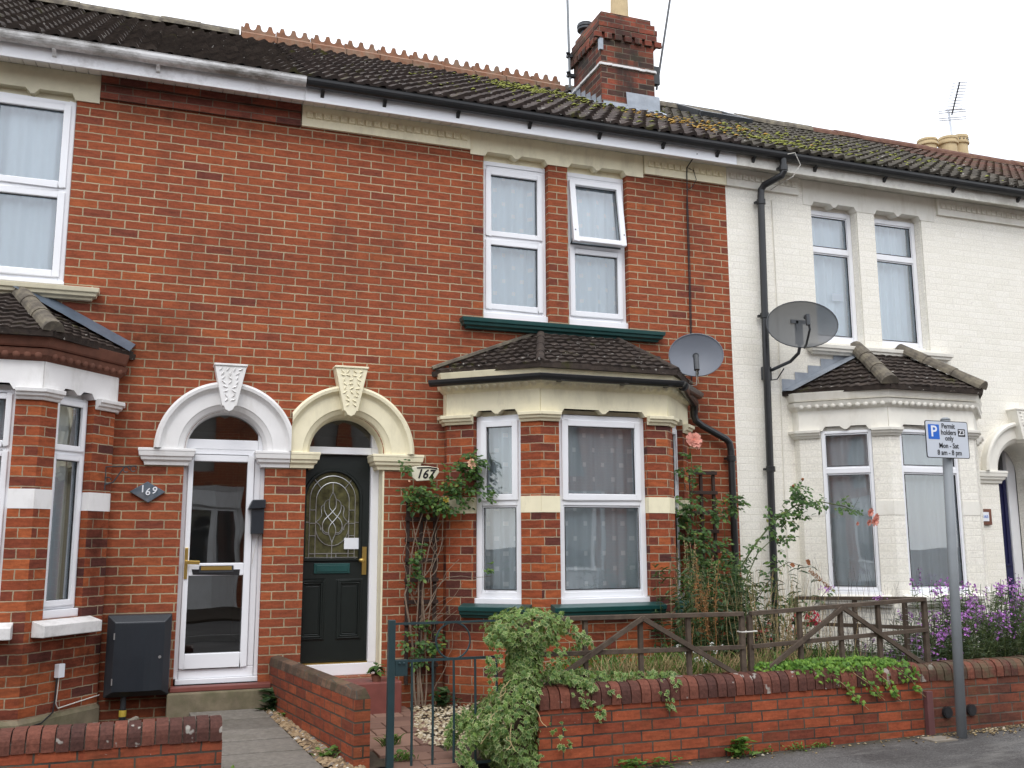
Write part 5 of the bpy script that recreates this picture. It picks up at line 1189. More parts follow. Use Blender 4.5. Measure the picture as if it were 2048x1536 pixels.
m = thing('house_number_plaque', 'diamond shaped dark slate number plaque reading 169', 'house number', (.306, -.02, 2.08))
q = MB(); q.prism([(.166, 2.083), (.315, 1.992), (.448, 2.083), (.303, 2.168)], -.03, -.004); q.build('plaque', M['slate'], m, bevel=.004)
for s_, x, z, r_ in (('1', .265, 2.103, .12), ('6', .308, 2.080, 0.), ('9', .358, 2.092, -.1)): text_mesh(s_, .083, wallM(x, -.033, z, r_), 'numeral', M['sign_white'], m, .003, shear=.12, bold=.001)
m = thing('house_number_plaque', 'cream ceramic number plaque reading 167 among the rose leaves', 'house number', (2.66, -.1, 2.27))
q = MB(); q.prism([(2.535, 2.30), (2.55, 2.235), (2.59, 2.205), (2.72, 2.215), (2.765, 2.235), (2.80, 2.29), (2.795, 2.33), (2.70, 2.345), (2.62, 2.345), (2.545, 2.335)], -.12, -.095); q.build('plaque', M['ceramic'], m, bevel=.006)
q = MB(); q.tube([(2.59, -.122, 2.325), (2.70, -.122, 2.332), (2.78, -.122, 2.322)], .006, 6); q.build('border_stroke', M['sign_black'], m)
text_mesh('167', .115, wallM(2.665, -.122, 2.268, -.03), 'numerals', M['sign_black'], m, .002, shear=.28, sx=.95, bold=.002)
m = thing('house_number_plaque', 'brown number plaque with a white tile reading 165', 'house number', (9.34, -.02, 1.92))
q = MB(); q.box(9.25, 9.41, -.03, -.003, 1.83, 2.012); q.build('plaque', M['terracotta'], m, bevel=.004)
q = MB(); q.box(9.265, 9.365, -.034, -.0302, 1.872, 1.975); q.build('tile', M['sign_white'], m); text_mesh('165', .05, wallM(9.315, -.036, 1.923), 'numerals', M['sign_blue'], m, .001)

mc = thing('meter_cabinet', 'black plastic gas meter cabinet on the wall left of the white door', 'meter cabinet', (.31, -.1, .44))
q = MB(); y0, y1 = -.19, .0
q.faces([(.065,y1,.455),(.55,y1,.455),(.55,y1,1.09),(.065,y1,1.09),(.065,-.13,.455),(.55,-.13,.455),(.55,-.13,1.09),(.065,-.13,1.09),(.125,y0,.50),(.497,y0,.50),(.497,y0,1.035),(.125,y0,1.035)], [(4,5,9,8),(5,6,10,9),(6,7,11,10),(7,4,8,11),(0,1,5,4),(1,2,6,5),(2,3,7,6),(3,0,4,7),(8,9,10,11)])
M['cabf'] = plain('dark_grey_plastic', (.028, .033, .04), .35, .15, 5., 0, .5); q.build('cabinet', M['cabf'], mc, bevel=.006)
q = MB(); n_ = 8; pts = [(.128+.366*i/n_, y0-.004-.028*math.sin(math.pi*i/n_), z) for z in (.505, 1.028) for i in range(n_+1)]; q.faces(pts, [(i, i+1, n_+2+i, n_+1+i) for i in range(n_)]+[tuple(range(n_, -1, -1)), tuple(range(n_+1, 2*n_+2))]); 
M['cab'] = plain('black_glossy_plastic', (.022, .027, .034), .28, .15, 4., 0, .5)
dro = q.build('cabinet_door', M['cab'], mc, smooth=False)
for z in (.58, .93): q = MB(); q.box(.118, .128, y0-.006, y0+.002, z-.025, z+.025); q.build('hinge', M['chrome'], dro)
q = MB(); q.tube([(.47, y0-.006, .76), (.47, y0-.014, .76)], .012, 10); q.build('lock', M['chrome'], dro)
q = MB(); q.tube([(.215, -.09, .46), (.215, -.09, .15)], .022, 10); q.tube([(.215, -.09, .36), (.215, -.09, .27)], .027, 10, 1); q.build('gas_pipe', [M['dark_metal'], M['cab']], mc)
M['yellow'] = plain('yellow_tape', (.55, .40, .06), .6); 
for z, pr in ((.33, [(.028, -.03), (.030, 0), (.028, .02)]), (.17, [(.030, 0), (.034, .03), (.03, .05)])): q = MB(); q.lathe((.215, -.09, z), pr, 10); q.build('yellow_tape', M['yellow'], mc)
for i, (a, b) in enumerate((((.20, -.42, .28), (.33, -.36, .33)), ((.36, -.40, .27), (.62, -.36, .29)))):
    q = MB(); q.bar(a, b, .05, .018); tag(q.build('timber_offcut', M['timber'], bevel=.003), ('short grey timber offcut leaning by the meter pipe', 'longer grey timber offcut lying flat below the meter cabinet')[i], 'timber')

pb = thing('post_box', 'small black wall letterbox with a pitched lid beside the white door', 'post box', (1.2, -.02, 1.74))
q = MB(); q.box(1.155, 1.262, -.02, .10, 1.735, 1.96); q.build('box', M['cab'], pb, bevel=.004)
q = MB(); q.faces([(1.125,-.045,1.945),(1.27,-.045,1.955),(1.27,.11,1.955),(1.125,.11,1.945),(1.16,-.045,2.025),(1.27,-.045,2.03),(1.27,.11,2.03),(1.16,.11,2.025)], [(0,1,5,4),(1,2,6,5),(2,3,7,6),(3,0,4,7),(4,5,6,7),(3,2,1,0)]); q.build('lid', M['cab'], pb, bevel=.005)
q = MB(); q.tube([(1.25, .07, 1.735), (1.22, .05, 1.70), (1.20, .052, 1.60), (1.18, .054, 1.48)], .003, 5); q.build('bell_wire', M['white_cable'], pb)

q = MB(); F = Matrix.Translation((-.02, -.14, 0)); q.M = F @ Matrix.Rotation(R(-4), 4, 'Z')
q.tube([(0, 0, 2.09), (0, 0, 2.275), (.235, 0, 2.285)], .006, 6); q.tube([(.0, -.0, 2.13), (.06, 0, 2.15), (.14, 0, 2.275)], .006, 6)
for cx, cz, r in ((.155, 2.255, .022), (.21, 2.262, .022), (.02, 2.165, .025)): q.tube([(cx+r*math.cos(2*math.pi*i/16), 0, cz+r*math.sin(2*math.pi*i/16)) for i in range(15)], .005, 5)
q.tube([(0, 0, 2.2), (0, .06, 2.2)], .006, 5)
tag(q.build('basket_bracket', M['dark_metal']), 'empty wrought iron hanging basket bracket above the slate number', 'bracket')

def trellis(label, xs_, z0, z1, zs_, y):
    t = thing('trellis', label, 'trellis', ((xs_[0]+xs_[-1])/2, y, z0), 'wall trellises')
    for x in xs_: q = MB(); q.box(x-.016, x+.016, y-.012, y+.012, z0, z1); q.build('upright', M['trellis_wood'], t, bevel=.003)
    for z in zs_: q = MB(); q.box(xs_[0]-.03, xs_[-1]+.03, y-.034, y-.0125, z-.018, z+.018); q.build('crossbar', M['trellis_wood'], t, bevel=.003)
trellis('dark brown trellis behind bare rose stems between black door and bay', (2.53, 2.655, 2.785), .42, 2.06, (2.03, 1.865, 1.68, 1.50, 1.325, 1.13, .945, .76, .58), -.045)
trellis('dark brown trellis between the bay and the black downpipe', (5.44, 5.585, 5.73), .6, 2.37, (2.345, 2.145, 1.945, 1.755, 1.56), -.045)

jb = thing('junction_box', 'small white junction box on the left bay wall', 'junction box', (-.17, -.5, .7))
F = frame((-.47, -.70, 0), Vector((.49, .61, 0)))
q = MB(F); q.box(.315, .375, -.045, 0, .665, .765); q.build('box', M['sign_white'], jb, bevel=.004)
q = MB(F); q.tube([(.345, -.02, .665), (.34, -.018, .55), (.335, -.016, .48), (.36, -.014, .44), (.60, -.012, .46), (.79, -.012, .475)], .0045, 6); q.build('pale_cable', M['white_cable'], jb)
q = MB(F); q.tube([(.325, -.02, .665), (.32, -.018, .5), (.31, -.018, .42), (.2, -.02, .36), (-.1, -.03, .34), (-.5, -.04, .33)], .006, 6); q.build('black_cable', M['cable'], jb)

q = MB(); q.tube([(5.56, -.25, 5.70), (5.57, -.12, 5.68), (5.55, -.045, 5.62), (5.548, -.04, 5.35), (5.555, -.012, 5.2), (5.552, -.012, 4.5), (5.545, -.012, 3.7), (5.54, -.012, 3.3)], .006, 6); q.tube([(5.566, -.012, 5.3), (5.57, -.012, 5.0), (5.567, -.012, 4.4), (5.56, -.012, 3.7)], .004, 6); q.tube([(5.55, -.05, 5.62), (5.63, -.05, 5.60), (5.66, -.05, 5.5), (5.62, -.04, 5.42), (5.56, -.02, 5.38)], .004, 5)
tag(q.build('aerial_cable', M['cable']), 'black aerial cable running down the red brick to the grey dish', 'cable')
q = MB(); q.tube([(6.64, -.012, 5.4), (6.645, -.012, 4.2), (6.64, -.012, 3.6), (6.62, -.012, 2.4), (6.61, -.012, .6)], .006, 6)
tag(q.build('painted_cable', M['white_stucco']), 'white painted cable running down the white wall behind the mesh dish', 'cable')
q = MB(); q.tube([(6.62, -.36, 5.80), (6.70, -.38, 5.82), (6.78, -.36, 5.70), (6.72, -.30, 5.58), (6.62, -.15, 5.52), (6.60, -.05, 5.50)], .005, 6); tag(q.build('gutter_cable', M['white_cable']), 'loop of pale cable over the gutter above the black downpipe', 'cable')

# aerials
t = thing('aerial_mast', 'thin aerial mast bracketed to the back left corner of the chimney', 'aerial', (5.42, 2.72, 7.8))
q = MB(); q.tube([(5.36, 2.60, 7.75), (5.33, 2.60, 9.85)], .019, 8); q.build('mast', M['pole'], t)
for z in (7.92, 8.20): q = MB(); q.box(5.32, 5.43, 2.57, 2.63, z-.02, z+.02); q.bar((5.31, 2.55, z+.03), (5.39, 2.64, z-.02), .05, .012); q.build('bracket', M['dark_metal'], t)
t = thing('aerial_mast', 'dark slanting aerial pole clamped to the street side of the chimney', 'aerial', (6.38, 1.96, 7.8))
q = MB(); q.tube([(6.27, 1.85, 7.52), (6.70, 1.85, 9.85)], .016, 8); q.build('mast', M['dark_metal'], t)
q = MB(); q.box(6.195, 6.31, 1.82, 1.9, 7.58, 7.83); q.build('bracket', M['black_plastic'], t, bevel=.004)
q = MB(); q.tube([(6.23, 1.95, 8.05), (6.38, 1.9, 8.9), (6.52, 1.9, 9.8)], .003, 5); q.build('stay_wire', M['chrome'], t)
t = thing('television_aerial', 'silver television aerial rising beside the buff chimney pots', 'aerial', (13.33, 3.9, 8.2))
q = MB(); q.tube([(13.37, 3.9, 8.1), (13.30, 3.9, 9.16), (13.29, 3.9, 9.22)], .021, 8); q.build('mast', M['aluminium'], t)
ba, bb = Vector((13.33, 3.87, 9.14)), Vector((13.03, 3.35, 9.47))
q = MB(); q.bar(ba, bb, .02, .02); q.build('boom', M['dark_metal'], t)
bd = (bb-ba).normalized(); es = Vector((.86, -.5, 0)).normalized()
for i in range(11):
    p = ba+(bb-ba)*(i+1)/11.2; q = MB(); q.tube([p-es*(.13-.002*i), p+es*(.15-.002*i)], .008, 5); q.build('element', M['aluminium'], t)
for k in (-1, 1):
    for dz in (.05, .09): q = MB(); p = ba+Vector((0, 0, dz*k)); q.tube([p-es*.22, p+es*.24], .009, 5); q.build('reflector_rod', M['aluminium'], t)

# house fronts across the street, mirrored in the panes
def opposite(x0, first=None):
    t = thing('terraced_house', 'brick house across the street, seen only mirrored in the glass', 'house', (x0+2.3, -16.0, .1), 'houses across the street')
    q = MB(Matrix.Translation((x0+4.6, -16.0, 0)) @ Matrix.Rotation(math.pi, 4, 'Z')); wall(q, 0, 4.6, 0, 5.6, [(.9, 2.1, 3.4, 5.0), (2.5, 3.1, 3.4, 5.0), (3.4, 4.2, .4, 2.5)], .12); q.build('wall', M['brick'], t)
    q = MB(); 
    P = [Vector((x0+4.3, -16.0)), Vector((x0+3.7, -15.3)), Vector((x0+2.4, -15.3)), Vector((x0+1.8, -16.0))]
    moulding(q, [(p.x, p.y) for p in P], [(0, 0), (0, .9), (.05, .95), (0, 1.0), (0, 2.5), (.06, 2.55), (.06, 2.9), (.1, 3.0)]); q.build('bay', M['white_paint'], t)
    for a, b in zip(P, P[1:]):
        d = (b-a).normalized(); nn = Vector((d.y, -d.x))
        q = MB(); A, B = a+d*.12+nn*.006, b-d*.12+nn*.006; q.face([(A.x, A.y, 1.05), (B.x, B.y, 1.05), (B.x, B.y, 2.45), (A.x, A.y, 2.45)]); q.build('pane', M['glass_dark'], t)
    q = MB(); q.face([(x0, -15.7, 5.6), (x0+4.6, -15.7, 5.6), (x0+4.6, -19.5, 8), (x0, -19.5, 8)]); q.box(x0, x0+4.6, -15.95, -15.75, 5.3, 5.6); q.build('roof', M['roof_163'], t)
    q = MB(); q.box(x0, x0+4.6, -20, -16.2, 0, 5.5); q.build('interior', M['interior'], t)
for k in range(-3, 5): opposite(-2.+4.6*k)

# ================================================================== plants
def rvec(r):
    while True:
        v = Vector((r.uniform(-1, 1), r.uniform(-1, 1), r.uniform(-1, 1)))
        if .05 < v.length < 1: return v.normalized()
IVY = [(0, -.26), (.26, -.46), (.27, -.2), (.64, -.08), (.27, .12), (.36, .42), (.14, .30), (0, .78)]
IVY = IVY+[(-x, y) for x, y in IVY[-2:0:-1]]
def ivy_leaf(mb, p, d, n, s, var=True):
    p = Vector(p); n = n.normalized(); d = (d-n*d.dot(n)).normalized(); sd2 = d.cross(n)
    out = [p+(sd2*x+d*(y+.3))*s+n*(-.10*abs(x)*s) for x, y in IVY]; k = len(out); c = p+d*.34*s+n*.05*s
    mb.faces(out+[c], [(i, (i+1) % k, k) for i in range(k)], 0)
    if var:
        inn = [c+(q-c)*(.72+.2*((p.x*997+p.z*773) % 1))+n*.012*s for q in out]; mb.faces(inn+[c+n*.014*s], [(i, (i+1) % k, k) for i in range(k)], 1)
def oval_leaf(mb, p, d, n, L, Wd, mat=0, bend=.15):
    p = Vector(p); d = d.normalized(); n = (n-d*n.dot(d))
    if n.length < 1e-3: n = d.orthogonal()
    n.normalize(); sd2 = d.cross(n)
    pts = [p, p+d*.3*L+sd2*.42*Wd+n*.06*L, p+d*.65*L+sd2*.45*Wd-n*bend*.3*L, p+d*L-n*bend*L, p+d*.65*L-sd2*.45*Wd-n*bend*.3*L, p+d*.3*L-sd2*.42*Wd+n*.06*L, p+d*.35*L-n*.02*L, p+d*.68*L-n*(.05+bend*.4)*L]
    mb.faces(pts, [(0, 1, 6), (1, 2, 7, 6), (2, 3, 7), (3, 4, 7), (4, 5, 6, 7), (5, 0, 6)], mat)
def blade(mb, p, d, L, Wd, r, droop=.3, mat=0):
    p = Vector(p); d = d.normalized(); s = d.cross(Vector((0, 0, 1))); s = s.normalized() if s.length > .05 else Vector((1, 0, 0))
    a = r.uniform(0, 3.14); s = (s*math.cos(a)+d.cross(s)*math.sin(a)); q = []
    for t, w in ((0, .6), (.35, 1.), (.7, .7), (1, .03)):
        c = p+d*L*t+Vector((0, 0, -droop*L*t*t)); q += [c-s*Wd*w/2, c+s*Wd*w/2]
    mb.faces(q, [(0, 1, 3, 2), (2, 3, 5, 4), (4, 5, 7, 6)], mat)
def wavy(r, a, b, n=8, amp=.03):
    a, b = Vector(a), Vector(b); ph = [r.uniform(0, 6) for _ in range(4)]; f = [r.uniform(3, 8) for _ in range(2)]
    return [a+(b-a)*(i/n)+Vector((amp*math.sin(ph[0]+f[0]*i/n), amp*.6*math.sin(ph[1]+f[1]*i/n), amp*.3*math.sin(ph[2]+f[0]*i/n)))*min(1, i/2.) for i in range(n+1)]
def plant(name, label, cat, loc, group=None): return thing(name, label, cat, loc, group)

# ---- variegated ivy standing on the gate pier and spilling along the wall
r = random.Random(101)
iv = plant('variegated_ivy', 'mushroom shaped mass of cream edged ivy smothering the gate pier', 'ivy', (2.78, -2.2, .08))
st = MB(); st.tube(wavy(r, (2.86, -2.15, .05), (2.83, -2.18, 1.1), 8, .03), [.11, .12, .11, .10, .10, .09, .085, .07, .03], 9); st.build('stem', M['dark_stem'], iv)
lv = MB()
prof = [(.08, 2.80, .09, .09), (.20, 2.76, .16, .14), (.34, 2.69, .25, .19), (.48, 2.67, .27, .21), (.60, 2.74, .20, .19), (.70, 2.81, .135, .15), (.82, 2.84, .115, .13), (.93, 2.85, .13, .14), (1.00, 2.86, .23, .2), (1.08, 2.85, .30, .25), (1.15, 2.84, .22, .2), (1.20, 2.84, .10, .1)]
def ivp(z):
    for a, b in zip(prof, prof[1:]):
        if a[0] <= z <= b[0]:
            t = (z-a[0])/(b[0]-a[0]); return [a[k]+(b[k]-a[k])*t for k in (1, 2, 3)]
    return list(prof[-1][1:])
for _ in range(3400):
    z = r.uniform(.08, 1.2)
    if z > .95 and r.random() < .0: continue
    cx, rx, ry = ivp(z); a = r.uniform(0, 6.283); k = 1+.22*noise.noise((math.cos(a)*2, math.sin(a)*2, z*5)); f = k*(r.uniform(.72, 1.06))
    p = Vector((cx+rx*f*math.cos(a), -2.19+ry*f*math.sin(a), z)); o = Vector((math.cos(a), math.sin(a), .35 if z < 1.1 else 1.2)).normalized()
    n = (o+rvec(r)*.55).normalized(); d = (Vector((0, 0, -1))+o*.3+rvec(r)*.7); ivy_leaf(lv, p, d, n, r.uniform(.026, .048))
def strand(mb, path, n, s0, s1, spread, var=True):
    P = [Vector(p) for p in path]
    for _ in range(n):
        t = r.random()*(len(P)-1.001); i = int(t); p = P[i]+(P[i+1]-P[i])*(t-i); q = p+rvec(r)*spread*(1-.6*t/(len(P)-1))
        ivy_leaf(mb, q, Vector((0, 0, -1))+rvec(r)*.8+(P[i+1]-P[i]).normalized()*.6, (Vector((0, -1, .5))+rvec(r)*.7).normalized(), r.uniform(s0, s1), var)
for pth, n in (([(2.9, -2.25, 1.14), (3.08, -2.3, 1.12), (3.2, -2.3, 1.03), (3.28, -2.3, .96)], 110), ([(2.8, -2.3, 1.1), (2.62, -2.32, 1.05), (2.52, -2.32, .99)], 80), ([(2.66, -2.34, 1.05), (2.58, -2.34, .92), (2.55, -2.33, .80), (2.56, -2.33, .66)], 60), ([(3.02, -2.35, 1.0), (3.0, -2.36, .85), (3.0, -2.36, .75)], 40), ([(2.6, -2.35, .45), (2.42, -2.3, .4), (2.36, -2.3, .28), (2.44, -2.3, .16)], 160), ([(2.4, -2.2, .5), (2.36, -2.1, .42), (2.33, -2.1, .3)], 120), ([(2.84, -2.36, .25), (2.80, -2.38, .1), (2.76, -2.38, .02)], 100), ([(3.0, -2.34, .42), (3.04, -2.35, .34), (3.09, -2.35, .28)], 16)):
    strand(lv, pth, n, .022, .042, .07)
lv.build('foliage', [M['ivy_rim'], M['ivy_dark']], iv)
tw = MB()
for k in range(22):
    a = r.uniform(0, 6.28); z = r.uniform(.3, 1.1); cx, rx, ry = ivp(z); p = Vector((cx+rx*math.cos(a), -2.19+ry*math.sin(a), z)); tw.tube(wavy(r, p, p+Vector((math.cos(a)*.12, math.sin(a)*.1, r.uniform(-.22, .02))), 5, .02), .0025, 4)
tw.build('twig', M['straw'], iv)
iv2 = plant('trailing_ivy', 'cream edged ivy trailing along the coping right of the gate pier', 'ivy', (3.35, -2.2, .66))
lv = MB()
for pth, n in (([(2.98, -2.2, .74), (3.2, -2.18, .73), (3.5, -2.2, .70), (3.8, -2.2, .70), (4.0, -2.2, .69)], 300), ([(3.0, -2.26, .76), (3.15, -2.28, .72), (3.3, -2.33, .66)], 150), ([(3.25, -2.3, .68), (3.3, -2.34, .58), (3.345, -2.335, .5), (3.36, -2.33, .44)], 26), ([(3.15, -2.3, .68), (3.22, -2.34, .6), (3.24, -2.335, .53)], 18), ([(3.78, -2.28, .68), (3.85, -2.33, .6), (3.89, -2.335, .53), (3.92, -2.33, .46)], 24), ([(3.9, -2.27, .69), (3.98, -2.32, .63)], 12), ([(3.4, -2.28, .68), (3.46, -2.33, .6)], 10), ([(3.1, -2.05, .80), (3.3, -2.0, .86), (3.35, -2.0, .93)], 40)):
    strand(lv, pth, n, .022, .04, .055)
lv.build('foliage', [M['ivy_rim'], M['ivy_dark']], iv2)
gi = plant('trailing_ivy', 'bright green ivy spilling over the coping below the right fence panel', 'ivy', (5.5, -2.2, .66))
lv = MB(); tw = MB()
for pth, n in (([(4.75, -2.16, .69), (5.0, -2.18, .70), (5.3, -2.19, .72), (5.7, -2.18, .72), (6.0, -2.18, .70)], 1150), ([(5.0, -2.24, .70), (5.4, -2.27, .69), (5.8, -2.27, .69), (6.08, -2.26, .68)], 420), ([(5.28, -2.29, .67), (5.4, -2.33, .57), (5.48, -2.335, .5), (5.56, -2.33, .42)], 46), ([(5.5, -2.3, .66), (5.64, -2.335, .56), (5.72, -2.33, .48)], 34), ([(5.7, -2.3, .67), (5.82, -2.335, .57), (5.88, -2.33, .46)], 40), ([(5.9, -2.3, .68), (6.04, -2.335, .58), (6.12, -2.33, .48)], 36), ([(6.0, -2.28, .69), (6.12, -2.33, .62)], 24), ([(5.2, -2.3, .66), (5.25, -2.33, .6)], 10)):
    strand(lv, pth, int(n*1.2), .018, .036, .055, False)
    if len(pth) == 4 and n < 60 or len(pth) == 3: tw.tube([Vector(q)+Vector((0, .004, 0)) for q in pth]+[Vector(pth[-1])+Vector((.06, 0, -.05))], .0022, 4)
lv.build('foliage', M['ivy_green'], gi); tw.build('stem', M['straw'], gi)

# ---- climbing rose on the left trellis
def rose_leaves(mb, p, d, r, s, n=5):
    """one compound rose leaf: a stalk of oval leaflets"""
    d = (d+rvec(r)*.25).normalized(); up_ = Vector((0, -.6, .8)); sd2 = d.cross(up_).normalized()
    for i in range(n):
        if i == n-1: oval_leaf(mb, p+d*s*1.5, d+rvec(r)*.2, up_+rvec(r)*.5, s, s*.62)
        else: oval_leaf(mb, p+d*s*(.5+.5*(i//2)), d*.4+sd2*(1 if i % 2 else -1)+rvec(r)*.25, up_+rvec(r)*.5, s*.85, s*.55)
def flower(mb, c, nrm, s, r, rings=4, mat=0):
    nrm = nrm.normalized(); a = nrm.orthogonal().normalized(); b = nrm.cross(a)
    for k in range(rings):
        n = 5+k; rr = s*(.18+.82*(k+1)/rings); tilt = 1.25-.95*(k+1)/rings
        for j in range(n):
            t = 6.283*j/n+k*.7+r.uniform(-.2, .2); o = a*math.cos(t)+b*math.sin(t); dd = (o*math.cos(tilt)+nrm*math.sin(tilt)); sd2 = nrm.cross(o)
            p = c+nrm*(.10*s*(rings-k)*.3); w = rr*.55; q = [p, p+dd*rr*.5+sd2*w*.5, p+dd*rr+sd2*w*.38-nrm*.06*s, p+dd*rr*1.03-nrm*.1*s, p+dd*rr-sd2*w*.38-nrm*.06*s, p+dd*rr*.5-sd2*w*.5]
            mb.faces(q, [(0, 1, 2, 3), (0, 3, 4, 5)], mat)
r = random.Random(202)
cl = plant('climbing_rose', 'old climbing rose with bare twisted stems between black door and bay window', 'rose', (2.66, -.12, .25))
def stem(parent, path, rad, mat=None):
    m = MB(); k = len(path); m.tube(path, [rad*(1-.6*i/(k-1)) for i in range(k)], 6); return m.build('stem', mat or M['stem'], parent)
for a, b, c, rad in (((2.60, -.14, .25), (2.50, -.16, 1.2), (2.66, -.14, 2.0), .012), ((2.66, -.14, .25), (2.62, -.17, 1.15), (2.80, -.16, 1.95), .011), ((2.62, -.13, .24), (2.66, -.18, 1.1), (2.56, -.14, 1.95), .010), ((2.68, -.15, .25), (2.70, -.18, 1.3), (2.86, -.2, 1.95), .008), ((2.63, -.14, .25), (2.58, -.19, 1.35), (2.74, -.16, 2.05), .008), ((2.62, -.15, .9), (2.75, -.2, 1.25), (2.95, -.22, 1.5), .006), ((2.62, -.15, 1.0), (2.85, -.25, 1.35), (3.18, -.42, 1.36), .005), ((2.66, -.15, .8), (2.82, -.2, 1.1), (3.0, -.25, 1.3), .004), ((2.60, -.15, 1.1), (2.46, -.16, 1.45), (2.48, -.14, 1.9), .005), ((2.75, -.12, .28), (2.86, -.14, .6), (2.98, -.16, 1.0), .005), ((2.7, -.14, 1.3), (2.78, -.2, 1.5), (2.66, -.17, 1.8), .006), ((2.58, -.14, 1.2), (2.75, -.2, 1.55), (2.8, -.18, 1.9), .006)):
    stem(cl, wavy(r, a, b, 7, .02)+wavy(r, b, c, 7, .025)[1:], rad)
for k in range(26):
    p = Vector((r.uniform(2.52, 2.85), -.17, r.uniform(.7, 1.75))); stem(cl, wavy(r, p, p+Vector((r.uniform(-.2, .25), r.uniform(-.06, .02), r.uniform(-.05, .25))), 5, .02), .003, M['stem'])
lv = MB()
for (cx, cy_, cz), (rx, ry_, rz), n in (((2.72, -.2, 2.06), (.22, .12, .13), 50), ((2.93, -.26, 2.24), (.19, .12, .14), 50), ((3.05, -.33, 2.36), (.11, .08, .09), 45), ((2.60, -.16, 2.20), (.10, .06, .10), 22), ((2.50, -.14, 2.37), (.07, .05, .05), 12), ((2.62, -.16, 2.1), (.15, .08, .14), 22), ((2.90, -.25, 2.02), (.16, .1, .08), 30), ((3.14, -.36, 2.1), (.07, .05, .08), 10), ((2.60, -.16, .80), (.08, .05, .18), 20), ((2.74, -.15, .78), (.08, .05, .14), 20), ((2.56, -.18, 1.42), (.06, .05, .10), 12), ((2.62, -.18, 1.62), (.08, .05, .1), 6), ((3.17, -.42, 1.42), (.03, .03, .08), 4)):
    for _ in range(n):
        v = rvec(r)*r.random()**.4; p = Vector((cx+v.x*rx, cy_+v.y*ry_, cz+v.z*rz))
        if 2.50 < p.x < 2.80 and 2.17 < p.z < 2.42: continue
        rose_leaves(lv, p, v*.5+Vector((0, -.5, -.3)), r, r.uniform(.034, .06))
lv.build('foliage', M['rose_leaf'], cl)
for c, nn in (((3.02, -.42, 2.345), (0, -1, .3)),): m = MB(); flower(m, Vector(c), Vector(nn), .05, r); m.build('blossom', M['rose_peach'], cl)
m = MB(); flower(m, Vector((2.80, -.34, 2.03)), Vector((0, -1, .3)), .03, r, 2); M['yellow_leaf'] = plain('yellowed_leaf', (.50, .36, .05), .7); m.build('yellow_leaf', M['yellow_leaf'], cl)
m = MB(); flower(m, Vector((2.50, -.20, 2.20)), Vector((0, -1, .6)), .012, r, 2); m.build('bud', M['rose_peach'], cl)

# ---- climbing rose beside the downpipe, one pink bloom
r = random.Random(303)
c2 = plant('climbing_rose', 'climbing rose with one pink bloom against the right side of the bay', 'rose', (5.25, -.4, .4))
for a, b, c, rad in (((5.25, -.4, .4), (5.22, -.38, 1.5), (5.30, -.36, 2.6), .008), ((5.30, -.35, .4), (5.40, -.3, 1.3), (5.45, -.2, 2.1), .007), ((5.4, -.3, 1.5), (5.45, -.3, 1.9), (5.20, -.36, 2.25), .004), ((5.5, -.25, .5), (5.65, -.25, 1.5), (5.82, -.3, 2.12), .005)):
    stem(c2, wavy(r, a, b, 7, .02)+wavy(r, b, c, 7, .02)[1:], rad, M['green_stem'])
lv = MB()
for (cx, cy_, cz), (rx, ry_, rz), n in (((5.25, -.36, 2.35), (.09, .06, .18), 16), ((5.24, -.37, 2.0), (.12, .08, .18), 42), ((5.27, -.36, 1.7), (.15, .1, .2), 50), ((5.80, -.3, 2.05), (.10, .07, .09), 24), ((5.60, -.28, 1.95), (.12, .07, .08), 16), ((5.45, -.35, 1.6), (.2, .1, .16), 34), ((5.35, -.4, 1.3), (.22, .12, .2), 60), ((5.65, -.35, 1.35), (.2, .1, .2), 50)):
    for _ in range(n):
        v = rvec(r)*r.random()**.4; p = Vector((cx+v.x*rx, cy_+v.y*ry_, cz+v.z*rz)); rose_leaves(lv, p, v*.5+Vector((0, -.5, -.3)), r, r.uniform(.036, .064))
lv.build('foliage', M['rose_leaf'], c2)
m = MB(); flower(m, Vector((5.305, -.40, 2.635)), Vector((-.2, -1, .35)), .085, r, 5); flower(m, Vector((5.36, -.38, 2.60)), Vector((.5, -.8, -.3)), .055, r, 3); m.build('blossom', M['rose_pink'], c2)

# ---- rose bush whose long stem arches to the right in front of the white wall
r = random.Random(404)
c3 = plant('rose_bush', 'lanky rose bush with a long stem arching right to pink blooms before the white wall', 'rose', (5.4, -.95, .4))
main = [(5.36, -.95, .4), (5.30, -.95, .9), (5.40, -.92, 1.36), (5.62, -.9, 1.62), (5.83, -.9, 1.83), (6.09, -.9, 1.99), (6.37, -.9, 2.03), (6.66, -.9, 1.985), (6.88, -.9, 1.90)]
stem(c3, main, .011, M['green_stem'])
stem(c3, [(5.30, -.95, .4), (5.42, -.93, 1.2), (5.65, -.9, 1.55), (5.80, -.9, 1.66), (6.02, -.9, 1.70)], .008, M['green_stem'])
stem(c3, [(5.4, -.95, .4), (5.6, -.9, 1.1), (5.85, -.9, 1.40), (6.0, -.88, 1.46), (6.16, -.88, 1.42)], .006, M['dark_stem'])
stem(c3, [(6.10, -.9, 1.99), (6.14, -.9, 2.10), (6.18, -.9, 2.22)], .005, M['green_stem']); stem(c3, [(5.80, -.9, 1.8), (5.82, -.9, 1.9), (5.76, -.9, 1.99)], .003, M['dark_stem'])
stem(c3, [(5.9, -.9, .4), (6.1, -.9, .95), (6.3, -.9, 1.1), (6.42, -.9, 1.22)], .006, M['dark_stem'])
stem(c3, [(6.75, -.9, 1.95), (6.80, -.9, 2.02), (6.84, -.9, 2.08)], .002, M['dark_stem'])
lv = MB()
